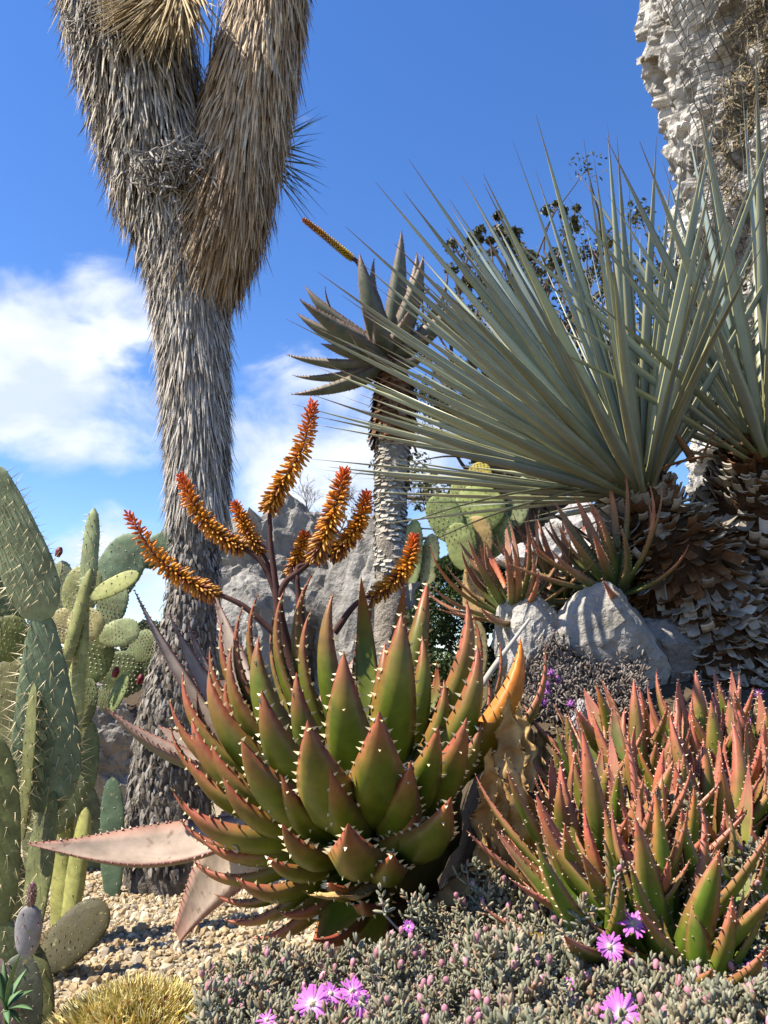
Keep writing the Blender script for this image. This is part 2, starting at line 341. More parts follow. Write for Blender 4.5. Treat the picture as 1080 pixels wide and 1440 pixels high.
def big_aloe():
    Zc = lambda x, y: (220+x/1.929, 800+y/1.929)
    CX, CY, D0, R = 585, 545, 1.62, .435
    base = W(*Zc(640, 1000), D0)
    t = thing('spiny_aloe', 'large green aloe rosette with red thorny leaf tips and orange flower spikes', 'aloe', (base[0], base[1], ground_z(base[0], base[1])))
    # short woody stem
    a = Acc(); p0 = np.array([base[0], base[1]+.02, float(ground_z(base[0], base[1]))-.05]); p1 = W(*Zc(600, 420), D0+.02)
    tube(a, [p0, (p0+p1)/2, p1], [.085, .095, .05], 12, 14, (.16, .10, .05), wob=.35); obj('stem', a, M['bark'], t)
    a = Acc(); v_, f_ = ico(4); v_ = v_*(1+.12*fbm(v_*3, 3, 5))[:, None]; a.add(v_*np.array([.17, .16, .175])+W(*Zc(600, 640), D0), f_, (.10, .10, .03)); obj('leaf_base_core', a, M['aloe'], t)
    # tip x, tip y (enlarged-crop pixels), width factor, side (+1 towards us, -1 behind), kind
    LV = [(430, 5, .8, -.4, 'r'), (350, 50, .9, -.2, 'r'), (280, 58, .8, -.5, 'r'), (235, 100, .85, -.2, 'r'), (480, 65, .85, .35, 'r'), (555, 20, .8, -.1, 'r'), (592, 62, .7, -.3, 'r'),
          (672, 38, .8, -.3, 'r'), (735, 32, .85, .0, 'r'), (665, 118, 1.0, .6, 'g'), (840, 80, .9, .45, 'r'), (855, 118, .7, -.2, 'r'), (870, 203, .9, .6, 'r'), (930, 193, .7, -.2, 'r'),
          (986, 186, 1.0, .75, 'o'), (1052, 212, .85, .1, 'R'), (508, 222, 1.05, .8, 'g'), (278, 182, 1.1, .6, 'g'), (180, 132, .85, .1, 'r'), (145, 206, .9, .1, 'r'), (205, 205, .9, .35, 'r'),
          (72, 278, 1.0, .35, 'r'), (143, 272, 1.1, .65, 'r'), (285, 325, 1.05, .9, 'g'), (36, 350, .95, .2, 'r'), (96, 400, 1.1, .55, 'r'), (230, 460, 1.1, .9, 'g'),
          (410, 410, 1.2, 1, 'g'), (605, 385, 1.15, 1, 'g'), (38, 426, .8, -.1, 'r'), (82, 505, 1.0, .5, 'r'), (40, 590, .8, -.1, 'r'), (72, 630, 1.15, .6, 'r'), (65, 682, .85, .1, 'r'),
          (520, 690, 1.15, 1, 'g'), (97, 788, .95, .2, 'r'), (214, 836, 1.05, .65, 'r'), (155, 880, .8, .0, 'r'), (258, 1000, .95, .4, 'r'), (425, 1003, 1.15, .9, 'R'), (240, 950, .8, -.2, 'r'),
          (765, 425, .85, .9, 'g'), (842, 402, .95, .85, 'g'), (800, 618, 1.0, 1, 'g'), (350, 1080, .8, .3, 'R'), (560, 1075, .9, .6, 'R'),
          (760, 250, .8, -.6, 'r'), (560, 130, .8, -.6, 'r'), (400, 190, .8, -.5, 'r'), (300, 280, .8, -.4, 'r'), (990, 330, .8, -.3, 'r'), (320, 120, .8, -.5, 'r'), (190, 290, .9, .2, 'r'), (110, 330, .9, .0, 'r'), (420, 110, .8, .1, 'r'), (620, 200, .8, .2, 'r'), (720, 180, .8, .3, 'g'), (540, 300, .8, .5, 'g'), (780, 300, .8, .3, 'g'), (380, 280, .9, .6, 'g'), (340, 560, .9, .75, 'g'), (180, 560, .9, .6, 'r'), (150, 470, .9, .5, 'r'), (690, 520, .9, .9, 'g'), (120, 730, .9, .3, 'r'), (300, 780, .9, .7, 'g'), (180, 950, .9, .1, 'r'), (330, 930, .9, .5, 'r'), (900, 300, .8, .1, 'r'), (880, 420, .8, .5, 'g'), (470, 540, .9, .9, 'g'), (470, 850, .95, .8, 'g'), (640, 770, .9, .95, 'g'), (340, 690, .9, .8, 'g'), (560, 900, .9, .8, 'r'), (700, 650, .8, .8, 'g')]
    for (tx, ty, wf, side, kd) in LV:
        T0 = W(*Zc(tx, ty), D0); C = W(*Zc(CX, CY), D0)
        rr = (T0[0]-C[0])**2+(T0[2]-C[2])**2; dep = math.sqrt(max(R*R-rr, .0016))
        T = W(*Zc(tx, ty), D0-side*dep)
        Cb = W(*Zc(600, 640), D0); B = Cb+.40*(T-Cb)*np.array([1, 1, .9])-np.array([0, 0, .035+.02*max(0., min(1., (545-ty)/500))])
        hz = np.array([T[0]-base[0], T[1]-D0, 0]); 
        if np.linalg.norm(hz) < .08: hz = np.array([0, -1., 0])*(1 if side >= 0 else -1)
        out = nrm(hz); red = {'r': RED, 'g': RED, 'R': RED*1.15, 'o': ORANGE}[kd]
        t0 = {'r': U(.28, .46), 'g': U(.5, .66), 'R': .4, 'o': .05}[kd]
        colf = lambda g, red=red, t0=t0, kd=kd: aloe_colour(g, 1.0 if kd == 'o' else U(.75, .95), t0, red=red, edge=.5)
        lf, gg = aloe_leaf(t, B, T, out, (.074+.038*max(0, side))*wf, bow=U(.17, .26), colour=colf, keel=int(U(1, 5)), tooth=U(.0105, .0135), spacing=.024, face=.45*max(0, side)+.1, prof=lambda q: (1-q**2.0)*(.85+.15*np.sin(np.pi*q)), th=.6)
        if (tx, ty) == (72, 630): scar_leaf = (lf, gg)
    # withered leaves on the right flank
    tan = np.array([.50, .34, .145])
    for (tx, ty, bx, by, d0, d1, w) in [(905, 485, 905, 810, 1.30, 1.36, .07), (945, 495, 985, 780, 1.30, 1.36, .075), (950, 345, 965, 600, 1.42, 1.45, .06), (843, 815, 1010, 775, 1.36, 1.45, .05),
                                        (1005, 395, 1020, 560, 1.62, 1.6, .05), (398, 868, 700, 770, 1.26, 1.46, .07), (720, 930, 850, 840, 1.34, 1.42, .06), (1040, 440, 1040, 570, 1.62, 1.6, .045), (930, 560, 950, 830, 1.27, 1.33, .05), (880, 690, 960, 840, 1.25, 1.34, .05), (1010, 600, 1010, 800, 1.33, 1.38, .05), (985, 360, 995, 600, 1.45, 1.46, .05)]:
        T = W(*Zc(tx, ty), d0); B = W(*Zc(bx, by), d1); o_ = nrm(np.array([T[0]-base[0], U(.4, 1.2) if (tx+ty) % 3 else -.35, 0]))
        aloe_leaf(t, B, T, o_, w*U(.8, 1.15), bow=U(.02, .2), th=.10, ch=U(.3, .55), name='withered_leaf', mat='dry', tooth=.006, spacing=.028, keel=0, crinkle=.006, nseg=34, prof=lambda q: (1-q**1.6)*(.7+.3*np.sin(np.pi*q))*(1+.22*np.sin(q*23+tx)), teethcol=tan*1.2,
                  colour=lambda g: mixc(tan*np.array([.55, .42, .35]), tan*1.4, np.clip(.55+1.2*fbm(g['v']*np.array([60, 60, 14.]), 3, 4), 0, 1)))
    # silvery scar curled on a lower leaf
    lf, g = scar_leaf; a = Acc(); q = []; TT = np.linspace(0, 1, len(g['p']))
    for an in np.linspace(-1.7, 1.5, 9):
        tt_, xx_ = .50-.045*math.cos(an), .05+.45*math.sin(an); ip = lambda A: np.array([np.interp(tt_, TT, A[:, i]) for i in range(3)]); h_ = np.interp(tt_, TT, g['hw'])
        q.append(ip(g['p'])+ip(g['s'])*xx_*h_-ip(g['n'])*h_*(g['ch']+g['th'])*(1-abs(xx_)**2.4)**.75)
    tube(a, q, [.0015, .003, .0045, .0045, .003, .001], 7, 20, (.40, .35, .31), wob=1.1); obj('scar', a, M['dry'], lf)
    # branched flower stalk with spikes
    DS = 1.70; node = W(390, 838, DS)
    def stalk(pts, r):
        a = Acc(); tube(a, [W(*p[:2], p[2] if len(p) > 2 else DS) for p in pts], r, 8, 16, (.085, .04, .035), wob=.15); return obj('flower_stalk', a, M['twig'], t)
    stalk([(420, 960), (398, 890), (389, 838), (385, 800), (380, 760), (379, 705)], [.014, .012, .010, .007, .006, .004])
    stalk([(389, 838), (376, 805), (362, 785), (338, 768)], [.008, .006, .005])
    stalk([(389, 830, DS+.02), (380, 800, DS+.03), (366, 772, DS+.03)], [.007, .005, .004])
    stalk([(385, 890), (350, 858), (325, 843), (296, 832)], [.007, .006, .005])
    stalk([(392, 840), (402, 818), (425, 800), (448, 780)], [.009, .007, .005])
    stalk([(425, 880), (419, 830), (418, 800), (432, 793), (468, 779)], [.009, .007, .006, .005, .004])
    stalk([(420, 815), (412, 808), (408, 802)], [.005, .004])
    stalk([(470, 890), (500, 850), (528, 836)], [.008, .006, .005])
    tv = []
    for z, r in ((0, .35), (.25, .95), (.6, 1.), (.88, .75), (1, .25)):
        for k in range(5): tv.append((r*math.cos(k*2*math.pi/5), r*math.sin(k*2*math.pi/5), z))
    tv = np.array(tv); tf = grid_faces(5, 5)
    def spike(pts, r, n, d=DS, par=None, fl=1., top=(.80, .12, .03), mid=(.95, .40, .03), low=(.58, .27, .035), dn=.75):
        p = spline([W(x, y, d) for x, y in pts], 60); tan_, s, nn = frames(p)
        a = Acc(); tube(a, p[::6], [.004, .002], 6, 24, (.10, .05, .04))
        i = np.arange(n); f = (i+.5)/n; ph = i*2.39996; T = np.linspace(0, 1, 60)
        ip = lambda A: np.stack([np.interp(f, T, A[:, j]) for j in range(3)], 1)
        rad = ip(s)*np.cos(ph)[:, None]+ip(nn)*np.sin(ph)[:, None]; tn = ip(tan_)
        lean = np.interp(f, [0, .55, .85, 1], [-dn, -.25, .35, 1.3])
        dr = nrm(rad+tn*lean[:, None]+np.array([0, 0, -.25])*(1-f)[:, None]+RNG.normal(0, .13, (n, 3)))
        ln = r*np.interp(f, [0, .15, .6, .93, 1], [.95, 1.15, 1.0, .75, .55])*RNG.uniform(.85, 1.12, n); wd = .0031*fl*np.interp(f, [0, .6, 1], [1, 1.05, .8])
        s1 = nrm(np.cross(dr, tn+1e-3)); s2 = np.cross(dr, s1)
        mats = np.stack([s1*wd[:, None], s2*wd[:, None], dr*ln[:, None]], -1)
        c = np.where((f < .5)[:, None], mixc(low, mid, np.clip(f/.5, 0, 1)), mixc(mid, top, np.clip((f-.62)/.36, 0, 1)**1.4))*RNG.uniform(.7, 1.2, (n, 1))
        spent = (RNG.random(n) < .35*(1-f)); c[spent] = np.array([.30, .10, .04])*RNG.uniform(.8, 1.2, (spent.sum(), 1))
        cc = np.repeat(c[:, None, :], 25, 1); cc[:, 20:, :] = cc[:, 20:, :]*np.array([.75, .45, .5])       # darker throat of each tube
        a.many(tv, tf, mats, ip(p)+rad*.002, cc); return obj('flower_spike', a, M['flower'], par or t)
    spike([(300, 836), (262, 815), (222, 785), (180, 723)], .025, 230)
    spike([(340, 770), (308, 752), (275, 715), (255, 670)], .025, 230)
    spike([(366, 776), (352, 752), (340, 730), (330, 708)], .020, 190, DS+.03, fl=.85)
    spike([(378, 714), (395, 682), (425, 630), (440, 567)], .027, 260)
    spike([(408, 806), (418, 785), (425, 765), (429, 750)], .020, 150, DS+.04, fl=.85)
    spike([(444, 784), (460, 745), (474, 705), (484, 662)], .028, 230, DS-.03)
    spike([(466, 782), (490, 757), (508, 728), (516, 694)], .024, 230, DS+.03)
    spike([(526, 838), (556, 815), (574, 790), (583, 755)], .023, 210)
    return t
BIG = big_aloe()
def copy_spike_for(parent, pts, r, n, d, fl, **k): pass

# ------------------------------------------------------------------ older grey-leaved aloe behind it
def grey_aloe():
    c = W(500, 1190, 2.15); c[2] = .18
    t = thing('grey_aloe', 'old aloe with long dusty grey pink leaves behind the big green aloe', 'aloe', (c[0], c[1], float(ground_z(c[0], c[1]))))
    a = Acc(); z0 = float(ground_z(c[0], c[1])); top = W(420, 1060, 2.15)
    tube(a, [(c[0], c[1], z0-.05), (c[0]+.01, c[1], (z0+top[2])/2), top], [.07, .08, .05], 10, 12, (.15, .10, .07), wob=.3); obj('stem', a, M['bark'], t)
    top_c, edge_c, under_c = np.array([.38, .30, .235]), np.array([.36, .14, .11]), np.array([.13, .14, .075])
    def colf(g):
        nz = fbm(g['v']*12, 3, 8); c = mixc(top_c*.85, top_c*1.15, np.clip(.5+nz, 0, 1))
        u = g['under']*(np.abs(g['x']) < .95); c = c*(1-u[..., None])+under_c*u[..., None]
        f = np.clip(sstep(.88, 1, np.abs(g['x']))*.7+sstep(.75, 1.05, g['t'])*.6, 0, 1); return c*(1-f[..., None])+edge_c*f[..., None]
    # tip, base (photo pixels and depth), width px, up direction, bow
    for (tp, bp, w, n0, bow) in [((38, 1186, 1.95), (345, 1160, 2.1), 75, (.05, -.45, .9), .10), ((145, 992, 2.05), (345, 1075, 2.15), 62, (.25, -.05, 1), .12),
                                 ((188, 828, 2.3), (335, 1060, 2.2), 28, (.8, -.5, .3), .06), ((237, 862, 2.2), (345, 1050, 2.2), 28, (.7, -.6, .4), .05), ((222, 1020, 2.25), (350, 1090, 2.2), 60, (.1, -.5, .9), .05),
                                 ((262, 870, 2.35), (345, 1030, 2.25), 26, (.8, -.5, .3), .08), ((300, 830, 2.5), (370, 1030, 2.25), 36, (.3, -.8, .3), .05), ((520, 900, 2.5), (400, 1050, 2.2), 55, (-.5, -.5, .5), .05)]:
        T, B = W(*tp), W(*bp); d = nrm(T-B); L = np.linalg.norm(T-B); n0 = nrm(np.array(n0)-d*(np.array(n0)@d))
        g = leaf_geo([B, B+d*L*.35-n0*bow*L, B+d*L*.75-n0*bow*.6*L, T], n0, w*pm(1050, 2.15), .28, .30, 18, 5, lambda q: (1-q**2.2)**.9*(.72+.5*np.sin(np.pi*np.clip(q*1.15, 0, 1))**1.2))
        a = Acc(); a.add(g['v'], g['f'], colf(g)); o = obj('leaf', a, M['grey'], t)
        b = Acc(); margin_teeth(b, g, .016, .0085, .004, (.30, .09, .06)); obj('thorns', b, M['teeth'], o, smooth=False, kind='stuff')
    # the drooping leaf whose broken end rests on the gravel
    P = [W(385, 1170, 2.1), W(330, 1165, 2.05), W(290, 1230, 2.25), W(248, 1318, 2.45)]
    g = leaf_geo(P, nrm(np.array([-.35, -.9, .25])), 115*pm(1250, 2.2), .18, .22, 18, 5, lambda q: (1-.75*q**2)*(.75+.3*np.sin(np.pi*q)))
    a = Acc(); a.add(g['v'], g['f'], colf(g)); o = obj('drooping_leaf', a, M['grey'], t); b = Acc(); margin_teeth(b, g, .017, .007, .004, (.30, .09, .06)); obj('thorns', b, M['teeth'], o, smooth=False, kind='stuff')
grey_aloe()
# ------------------------------------------------------------------ tall yucca tree with hanging dead leaves
def strips(acc, pos, dr, outw, ln, wd, col, bend=.15):
    """hanging dry leaves: thin tapered three-segment blades"""
    K = len(pos); dr = nrm(dr); sd = nrm(np.cross(dr, outw)); n = np.cross(sd, dr)
    tt = np.array([0, .35, .72, 1.]); ww = np.array([.75, 1., .7, .12])
    cen = pos[:, None]+dr[:, None]*(ln[:, None]*tt)[..., None]+n[:, None]*(bend*ln[:, None]*(tt**2)[None])[..., None]*RNG.uniform(-.9, .5, (K, 1, 1))
    h = (wd[:, None]*ww)[..., None]*.5
    fold = n[:, None]*(wd[:, None]*ww)[..., None]*.22
    v = np.stack([cen-sd[:, None]*h, cen+fold, cen+sd[:, None]*h], 2)     # K,4,3,3: folded blade
    f1 = []
    for i in range(3):
        for j in range(2): a = i*3+j; f1.append([a, a+1, a+4, a+3])
    f = (np.array(f1)[None]+(np.arange(K)*12)[:, None, None]).reshape(-1, 4)
    c = np.repeat(col[:, None], 12, 1); acc.add(v.reshape(-1, 3), f, c.reshape(-1, 3))
def skirt(acc, pts, rad, n, length, flare, cols, s0=0., s1=1., width=.013, down=1., rough=.2, ang=None):
    p = spline(pts, 80); t, s, nn = frames(p); r = np.interp(np.linspace(0, 1, 80), np.linspace(0, 1, len(rad)), rad)
    f = RNG.uniform(s0, s1, n); ph = RNG.uniform(0, 2*np.pi, n) if ang is None else RNG.uniform(ang[0], ang[1], n); T = np.linspace(0, 1, 80)
    ip = lambda A: np.stack([np.interp(f, T, A[:, j]) for j in range(3)], 1)
    o = ip(s)*np.cos(ph)[:, None]+ip(nn)*np.sin(ph)[:, None]; R = np.interp(f, T, r)
    tan = ip(t); tan = np.where(tan[:, 2:3] > 0, -tan, tan)
    dr = tan*.75+np.array([0, 0, -.55])*down+o*(flare*RNG.uniform(.3, 1.5, (n, 1)))+RNG.normal(0, rough, (n, 3))*.6
    lay = RNG.random(n)
    strips(acc, ip(p)+o*(R*(.80+.20*lay))[:, None], dr, o, length*RNG.uniform(.6, 1.3, n), width*RNG.uniform(.6, 1.35, n), cols(f, ph, n))
def yucca_tree():
    D = 4.2; q = lambda x, y, d=D: W(x, y, d); k = lambda y: pm(y, D)
    b = q(232, 1235); z0 = float(ground_z(b[0], D))
    t = thing('yucca_tree', 'tall forked yucca tree shaggy with hanging grey dead leaves', 'yucca tree', (b[0], D, z0))
    prof = [(238, 1262, 66), (238, 1180, 64), (243, 1080, 60), (250, 1000, 54), (258, 940, 47), (267, 880, 40), (273, 800, 37), (279, 720, 38), (279, 640, 38), (276, 560, 42), (272, 480, 45), (267, 410, 48), (264, 350, 56), (262, 290, 60)]
    a = Acc(); P = np.array([q(x, y) for x, y, w in prof]); P[0][2] = min(P[0][2], z0-.12); Rr = np.array([w*k(y) for x, y, w in prof])
    # bark, with deep ridges running up the stem
    n, m = 150, 72; p = spline(P, n); r = np.interp(np.linspace(0, 1, n), np.linspace(0, 1, len(Rr)), Rr)*.93
    tt, s, nn = frames(p); ang = np.linspace(0, 2*np.pi, m, endpoint=False); ring = s[:, None]*np.cos(ang)[None, :, None]+nn[:, None]*np.sin(ang)[None, :, None]
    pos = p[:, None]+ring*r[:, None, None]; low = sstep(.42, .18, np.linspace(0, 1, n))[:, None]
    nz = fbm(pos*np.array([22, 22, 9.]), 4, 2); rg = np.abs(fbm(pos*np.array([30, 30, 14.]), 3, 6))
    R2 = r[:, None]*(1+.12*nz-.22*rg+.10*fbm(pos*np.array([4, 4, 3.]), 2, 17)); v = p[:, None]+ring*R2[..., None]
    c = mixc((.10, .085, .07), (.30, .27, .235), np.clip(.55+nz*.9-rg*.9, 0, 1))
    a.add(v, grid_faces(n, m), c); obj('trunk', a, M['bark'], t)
    # bark scales: short stiff stubs of old leaf bases on the bare lower stem
    grey = lambda lo, hi, warm: (lambda f, ph, n: mixc(np.array(lo), np.array(hi), RNG.random(n)**1.2)*(1+warm*RNG.uniform(-1, 1, (n, 1))*np.array([.12, .03, -.12])))
    a = Acc(); skirt(a, P, Rr*1.0, 5200, .045, .35, grey((.12, .105, .09), (.40, .36, .315), .5), .05, .66, .016, rough=.35); obj('leaf_stubs', a, M['thatch'], t, kind='stuff')
    a = Acc(); skirt(a, P, Rr*1.04, 12000, .19, .24, grey((.20, .175, .145), (.78, .71, .62), .6), .545, 1.0, .0105, rough=.15)
    obj('dead_leaf_skirt', a, M['thatch'], t, kind='stuff', smooth=False)
    # two arms of the fork
    Lb = [(262, 350, 52, 4.2), (232, 260, 70, 4.2), (212, 170, 76, 4.18), (195, 90, 82, 4.15), (180, 20, 86, 4.12), (172, -60, 86, 4.1)]
    Rb = [(285, 385, 46, 4.18), (320, 295, 54, 4.10), (340, 200, 58, 4.1), (356, 110, 60, 4.1), (374, 20, 52, 4.1), (382, -70, 50, 4.1)]
    for nm, br in (('left', Lb), ('right', Rb)):
        Pb = np.array([q(x, y, d) for x, y, w, d in br]); rb = np.array([w*k(y) for x, y, w, d in br])
        a = Acc(); tube(a, Pb, rb*.72, 24, 40, (.17, .13, .09), wob=.25); arm = obj('arm', a, M['bark'], t)
        a = Acc()
        if nm == 'left':
            skirt(a, Pb, rb*.98, 6500, .22, .34, grey((.20, .17, .13), (.80, .71, .58), .9), .0, .95, .013)
            # matted clumps of broken leaf ends
            for (cx, cy, n_) in ((165, 30, 700), (195, 45, 600), (245, 235, 900), (150, 40, 500)):
                cpos = q(cx, cy, D-.30)+RNG.normal(0, 1, (n_, 3))*np.array([.10, .05, .07]); dr = RNG.normal(0, .6, (n_, 3))+np.array([.0, -.3, -.5])
                strips(a, cpos, dr, np.tile([0, -1., .2], (n_, 1)), .10*RNG.uniform(.5, 1.3, n_), .012*RNG.uniform(.6, 1.3, n_), mixc((.14, .125, .11), (.46, .42, .37), RNG.random(n_)))
        else:
            skirt(a, Pb, rb*.98, 7500, .26, .24, grey((.30, .20, .11), (.90, .70, .46), 1.), .02, 1.0, .013, rough=.1)
            skirt(a, Pb, rb*1.0, 900, .28, .3, grey((.20, .12, .06), (.45, .30, .16), 1.), .02, .3, .013)
        obj('dead_leaf_skirt', a, M['thatch'], arm, kind='stuff', smooth=False)
        if nm == 'left':   # the yellowing fan between the arms
            a = Acc(); n_ = 650; f = RNG.random(n_); org = q(255, -25, 3.85)+RNG.normal(0, .03, (n_, 3)); ph = RNG.uniform(-1.25, .42, n_)
            dr = np.stack([np.sin(ph), -.35+0*ph, -np.cos(ph)], 1)+RNG.normal(0, .08, (n_, 3))
            strips(a, org, dr, np.tile([0, -1., .1], (n_, 1)), RNG.uniform(.4, .82, n_)*np.interp(ph, [-1.25, 0, .42], [.75, 1, .75]), RNG.uniform(.010, .017, n_), mixc((.36, .23, .08), (.64, .48, .24), f), bend=.12)
            obj('yellow_leaf_fan', a, M['thatch'], arm, kind='stuff', smooth=False)
    # green crown leaves: beside the right arm and in the crotch
    def blades(org, dirs, ln, wd, col):
        for d_, l_ in zip(dirs, ln):
            d_ = nrm(d_); n0 = nrm(np.cross(np.cross(d_, [0, 0, 1.]), d_)+1e-5); a = Acc()
            g = leaf_geo([org, org+d_*l_*.5+n0*.01, org+d_*l_], n0, wd, .15, .35, 8, 2, lambda q: (1-q**2.5)*.9+.05); a.add(g['v'], g['f'], np.array(col)*U(.8, 1.2)); obj('green_leaf', a, M['blade'], t)
    for i in range(36):
        y = U(150, 300); px = q(370, U(190, 240), 4.35)
        tip = q(U(435, 468), 150+i*5.2+U(-12, 12), U(4.3, 4.6)); blades(px, [tip-px], [np.linalg.norm(tip-px)*U(.8, 1.03)], .017, (.10, .15, .11))
    for i in range(30):
        px = q(290, 185, 4.35); tip = q(U(262, 350), U(-60, 90), U(4.2, 4.6)); blades(px, [tip-px], [np.linalg.norm(tip-px)], .013, (.07, .12, .10))
yucca_tree()

# ------------------------------------------------------------------ blue-leaved yucca with its ragged trunk
def blue_yucca():
    D = 2.05; b = W(1010, 950, D); z0 = float(ground_z(b[0], D))
    t = thing('blue_yucca', 'yucca with stiff blue grey sword leaves in two heads on a ragged brown trunk', 'yucca', (b[0], D, z0))
    def head(cx, cy, d, n, L0, axis, spread, seed, w0=.031, keep=None):
        C = W(cx, cy, d); ax = nrm(np.array(axis)); s1 = nrm(np.cross(ax, [0, 1., 0])); s2 = np.cross(ax, s1); r = np.random.default_rng(seed)
        for i in range(n):
            f = (i+.5)/n; th = math.radians(spread)*f**.63; ph = i*2.39996+r.normal(0, .12)
            d_ = nrm(ax*math.cos(th)+(s1*math.cos(ph)+s2*math.sin(ph))*math.sin(th)+r.normal(0, .075, 3))
            if keep and not keep(d_, f): continue
            l_ = L0*r.uniform(.8, 1.12)*(1.04-.16*f); n0 = ax-d_*(ax@d_); n0 = nrm(n0+r.normal(0, .35, 3)*.5); n0 = nrm(n0-d_*(n0@d_))
            o_ = C+d_*.03-ax*.10*f+(s1*math.cos(ph)+s2*math.sin(ph))*.035
            sag = r.uniform(-.02, .03)+(.04 if f > .8 else 0)
            P = [o_, o_+d_*l_*.5+n0*l_*sag*.4, o_+d_*l_-np.array([0, 0, 1])*l_*sag]
            g = leaf_geo(P, n0, w0*r.uniform(.8, 1.15), .10, .20, 14, 3, lambda q: np.interp(q, [0, .08, .30, .55, .8, .93, 1], [.85, .62, 1.0, .80, .34, .10, .02]))
            v = r.uniform(.66, 1.25); body = np.array([.315, .395, .375])*v*(np.array([1.05, 1.03, .82]) if r.random() < .2 else 1)
            c = np.tile(body, (15, 6, 1)); e = (np.abs(g['x']) > .97); c[e] = np.array([.46, .44, .22])*v
            tp = sstep(.86, 1, g['t'])[..., None]; c = c*(1-tp)+np.array([.30, .17, .11])*tp
            bs = sstep(.14, .0, g['t'])[..., None]; c = c*(1-bs)+np.array([.22, .24, .09])*bs
            a = Acc(); a.add(g['v'], g['f'], c); obj('leaf', a, M['blade'], t)
    head(882, 672, D, 285, .92, (-.40, .40, 1), 88, 5, keep=lambda d, f: (d[2] > .06 or (d[2] > -.10 and int(f*9973) % 4 == 0)) and not (d[0] > .12 and d[2] < .72))
    head(1072, 612, D-.10, 105, .84, (-.05, .06, 1), 74, 9, keep=lambda d, f: d[2] > .35)
    # trunk body: one swelling stem under each head
    stems = [[(884, 668, D), (905, 720, D), (950, 800, D-.02), (985, 880, D), (1000, 985, D)], [(1072, 612, D-.10), (1064, 680, D-.02), (1050, 760, D+.08), (1035, 850, D+.05), (1020, 985, D+.03)]]
    rad = [[.055, .105, .15, .16, .15], [.07, .12, .16, .17, .16]]
    a = Acc()
    for s_, r_ in zip(stems, rad): tube(a, [W(*p) for p in s_], np.array(r_)*.9, 24, 40, (.085, .05, .03), wob=.2)
    obj('trunk', a, M['bark'], t)
    # cut and curled leaf bases covering it
    bw = np.linspace(-1, 1, 4); 
    def plate(L, w, curl, cup):
        v = []
        for i, u in enumerate(np.linspace(0, 1, 5)):
            for x in bw:
                v.append((x*w*.5*(1-.12*u), u*L*math.cos(curl*u*.6), cup*w*(x*x-1)*.5+L*math.sin(curl*u*.6)*u))
        v = np.array(v); th = np.array([0, 0, -.003]); V = np.vstack([v, v+th]); F = grid_faces(5, 4, False)
        F2 = F[:, ::-1]+20; rim = []
        ring = [0, 1, 2, 3, 7, 11, 15, 19, 18, 17, 16, 12, 8, 4]
        for i in range(len(ring)): a_, b_ = ring[i], ring[(i+1) % len(ring)]; rim.append([a_, a_+20, b_+20, b_])
        return V, np.vstack([F, F2, np.array(rim)])
    plates = [plate(.044, .027, c, k) for c, k in ((.05, .25), (.3, .2), (.6, .3), (-.2, .2), (1.2, .3), (-.4, .25))]
    bases = []; r = np.random.default_rng(21)
    for si, (s_, r_) in enumerate(zip(stems, rad)):
        p = spline([W(*x) for x in s_], 60); tn, s, nn = frames(p); R = np.interp(np.linspace(0, 1, 60), np.linspace(0, 1, 5), r_)
        n = 1350
        for i in range(n):
            f = .0+.98*(i/n); ph = i*2.39996*1.0+r.normal(0, .1); j = min(59, int(f*59)); o_ = s[j]*math.cos(ph)+nn[j]*math.sin(ph)
            up = -tn[j]; 
            if f < .30: lean = .75; dn = up*.65; kind = r.integers(0, 2)
            elif f < .52: lean = .95; dn = -up*r.uniform(.0, .7); kind = r.integers(0, 4)
            else: lean = .8; dn = -up*r.uniform(.3, 1.2); kind = r.integers(1, 6)
            dr = nrm(o_*lean+dn+r.normal(0, .22, 3)); sd = nrm(np.cross(dr, up)+r.normal(0, .12, 3)); n0 = np.cross(sd, dr)
            if n0 @ up < 0: n0 = -n0; sd = -sd
            sc = r.uniform(.75, 1.3)*(1 if f > .3 else .85)
            brown = (f < .16) or (.40 < f < .56 and r.random() < .75) or r.random() < .22
            col = np.array([.20, .105, .05])*r.uniform(.35, 1.1) if brown else mixc((.30, .27, .23), (.66, .61, .53), r.random()**1.3)*r.uniform(.65, 1.05)
            bases.append((p[j]+o_*(R[j]*.86), np.stack([sd*sc, dr*sc, n0*sc], 1), col, kind, -(o_[1])+r.uniform(-.2, .2)))
    order = np.argsort([-x[4] for x in bases]); cache = {}
    rest = Acc()
    for rank, ix in enumerate(order):
        pos, mt, col, kd, _ = bases[ix]; V, F = plates[kd]
        if rank < 290:
            a = Acc(); a.add(V@mt.T+pos, F, np.where(np.arange(40)[:, None] % 20 > 13, col, col*np.array([.8, .7, .6]))); obj('leaf_base', a, M['dry'], t, smooth=False)
        else: rest.add(V@mt.T+pos, F, col)
    obj('leaf_base_mass', rest, M['dry'], t, smooth=False, kind='stuff')
    # fallen old leaves poking out of the trunk
    for (p0, p1, w, c) in [((925, 660, 1.9), (1010, 640, 1.85), .022, (.22, .12, .06)), ((975, 650, 1.9), (945, 605, 1.85), .022, (.25, .15, .08)), ((950, 655, 1.88), (1035, 615, 1.85), .016, (.24, .12, .06)),
                           ((985, 650, 1.88), (1010, 600, 1.86), .026, (.26, .15, .08)), ((860, 790, 2.0), (760, 715, 2.2), .03, (.24, .20, .16)), ((880, 680, 1.95), (590, 770, 1.95), .02, (.24, .27, .18)), ((880, 680, 1.98), (575, 735, 2.05), .02, (.25, .29, .20))]:
        A, B = W(*p0), W(*p1); d_ = nrm(B-A); n0 = nrm(np.cross(np.cross(d_, [0, 0, 1.]), d_)); L = np.linalg.norm(B-A)
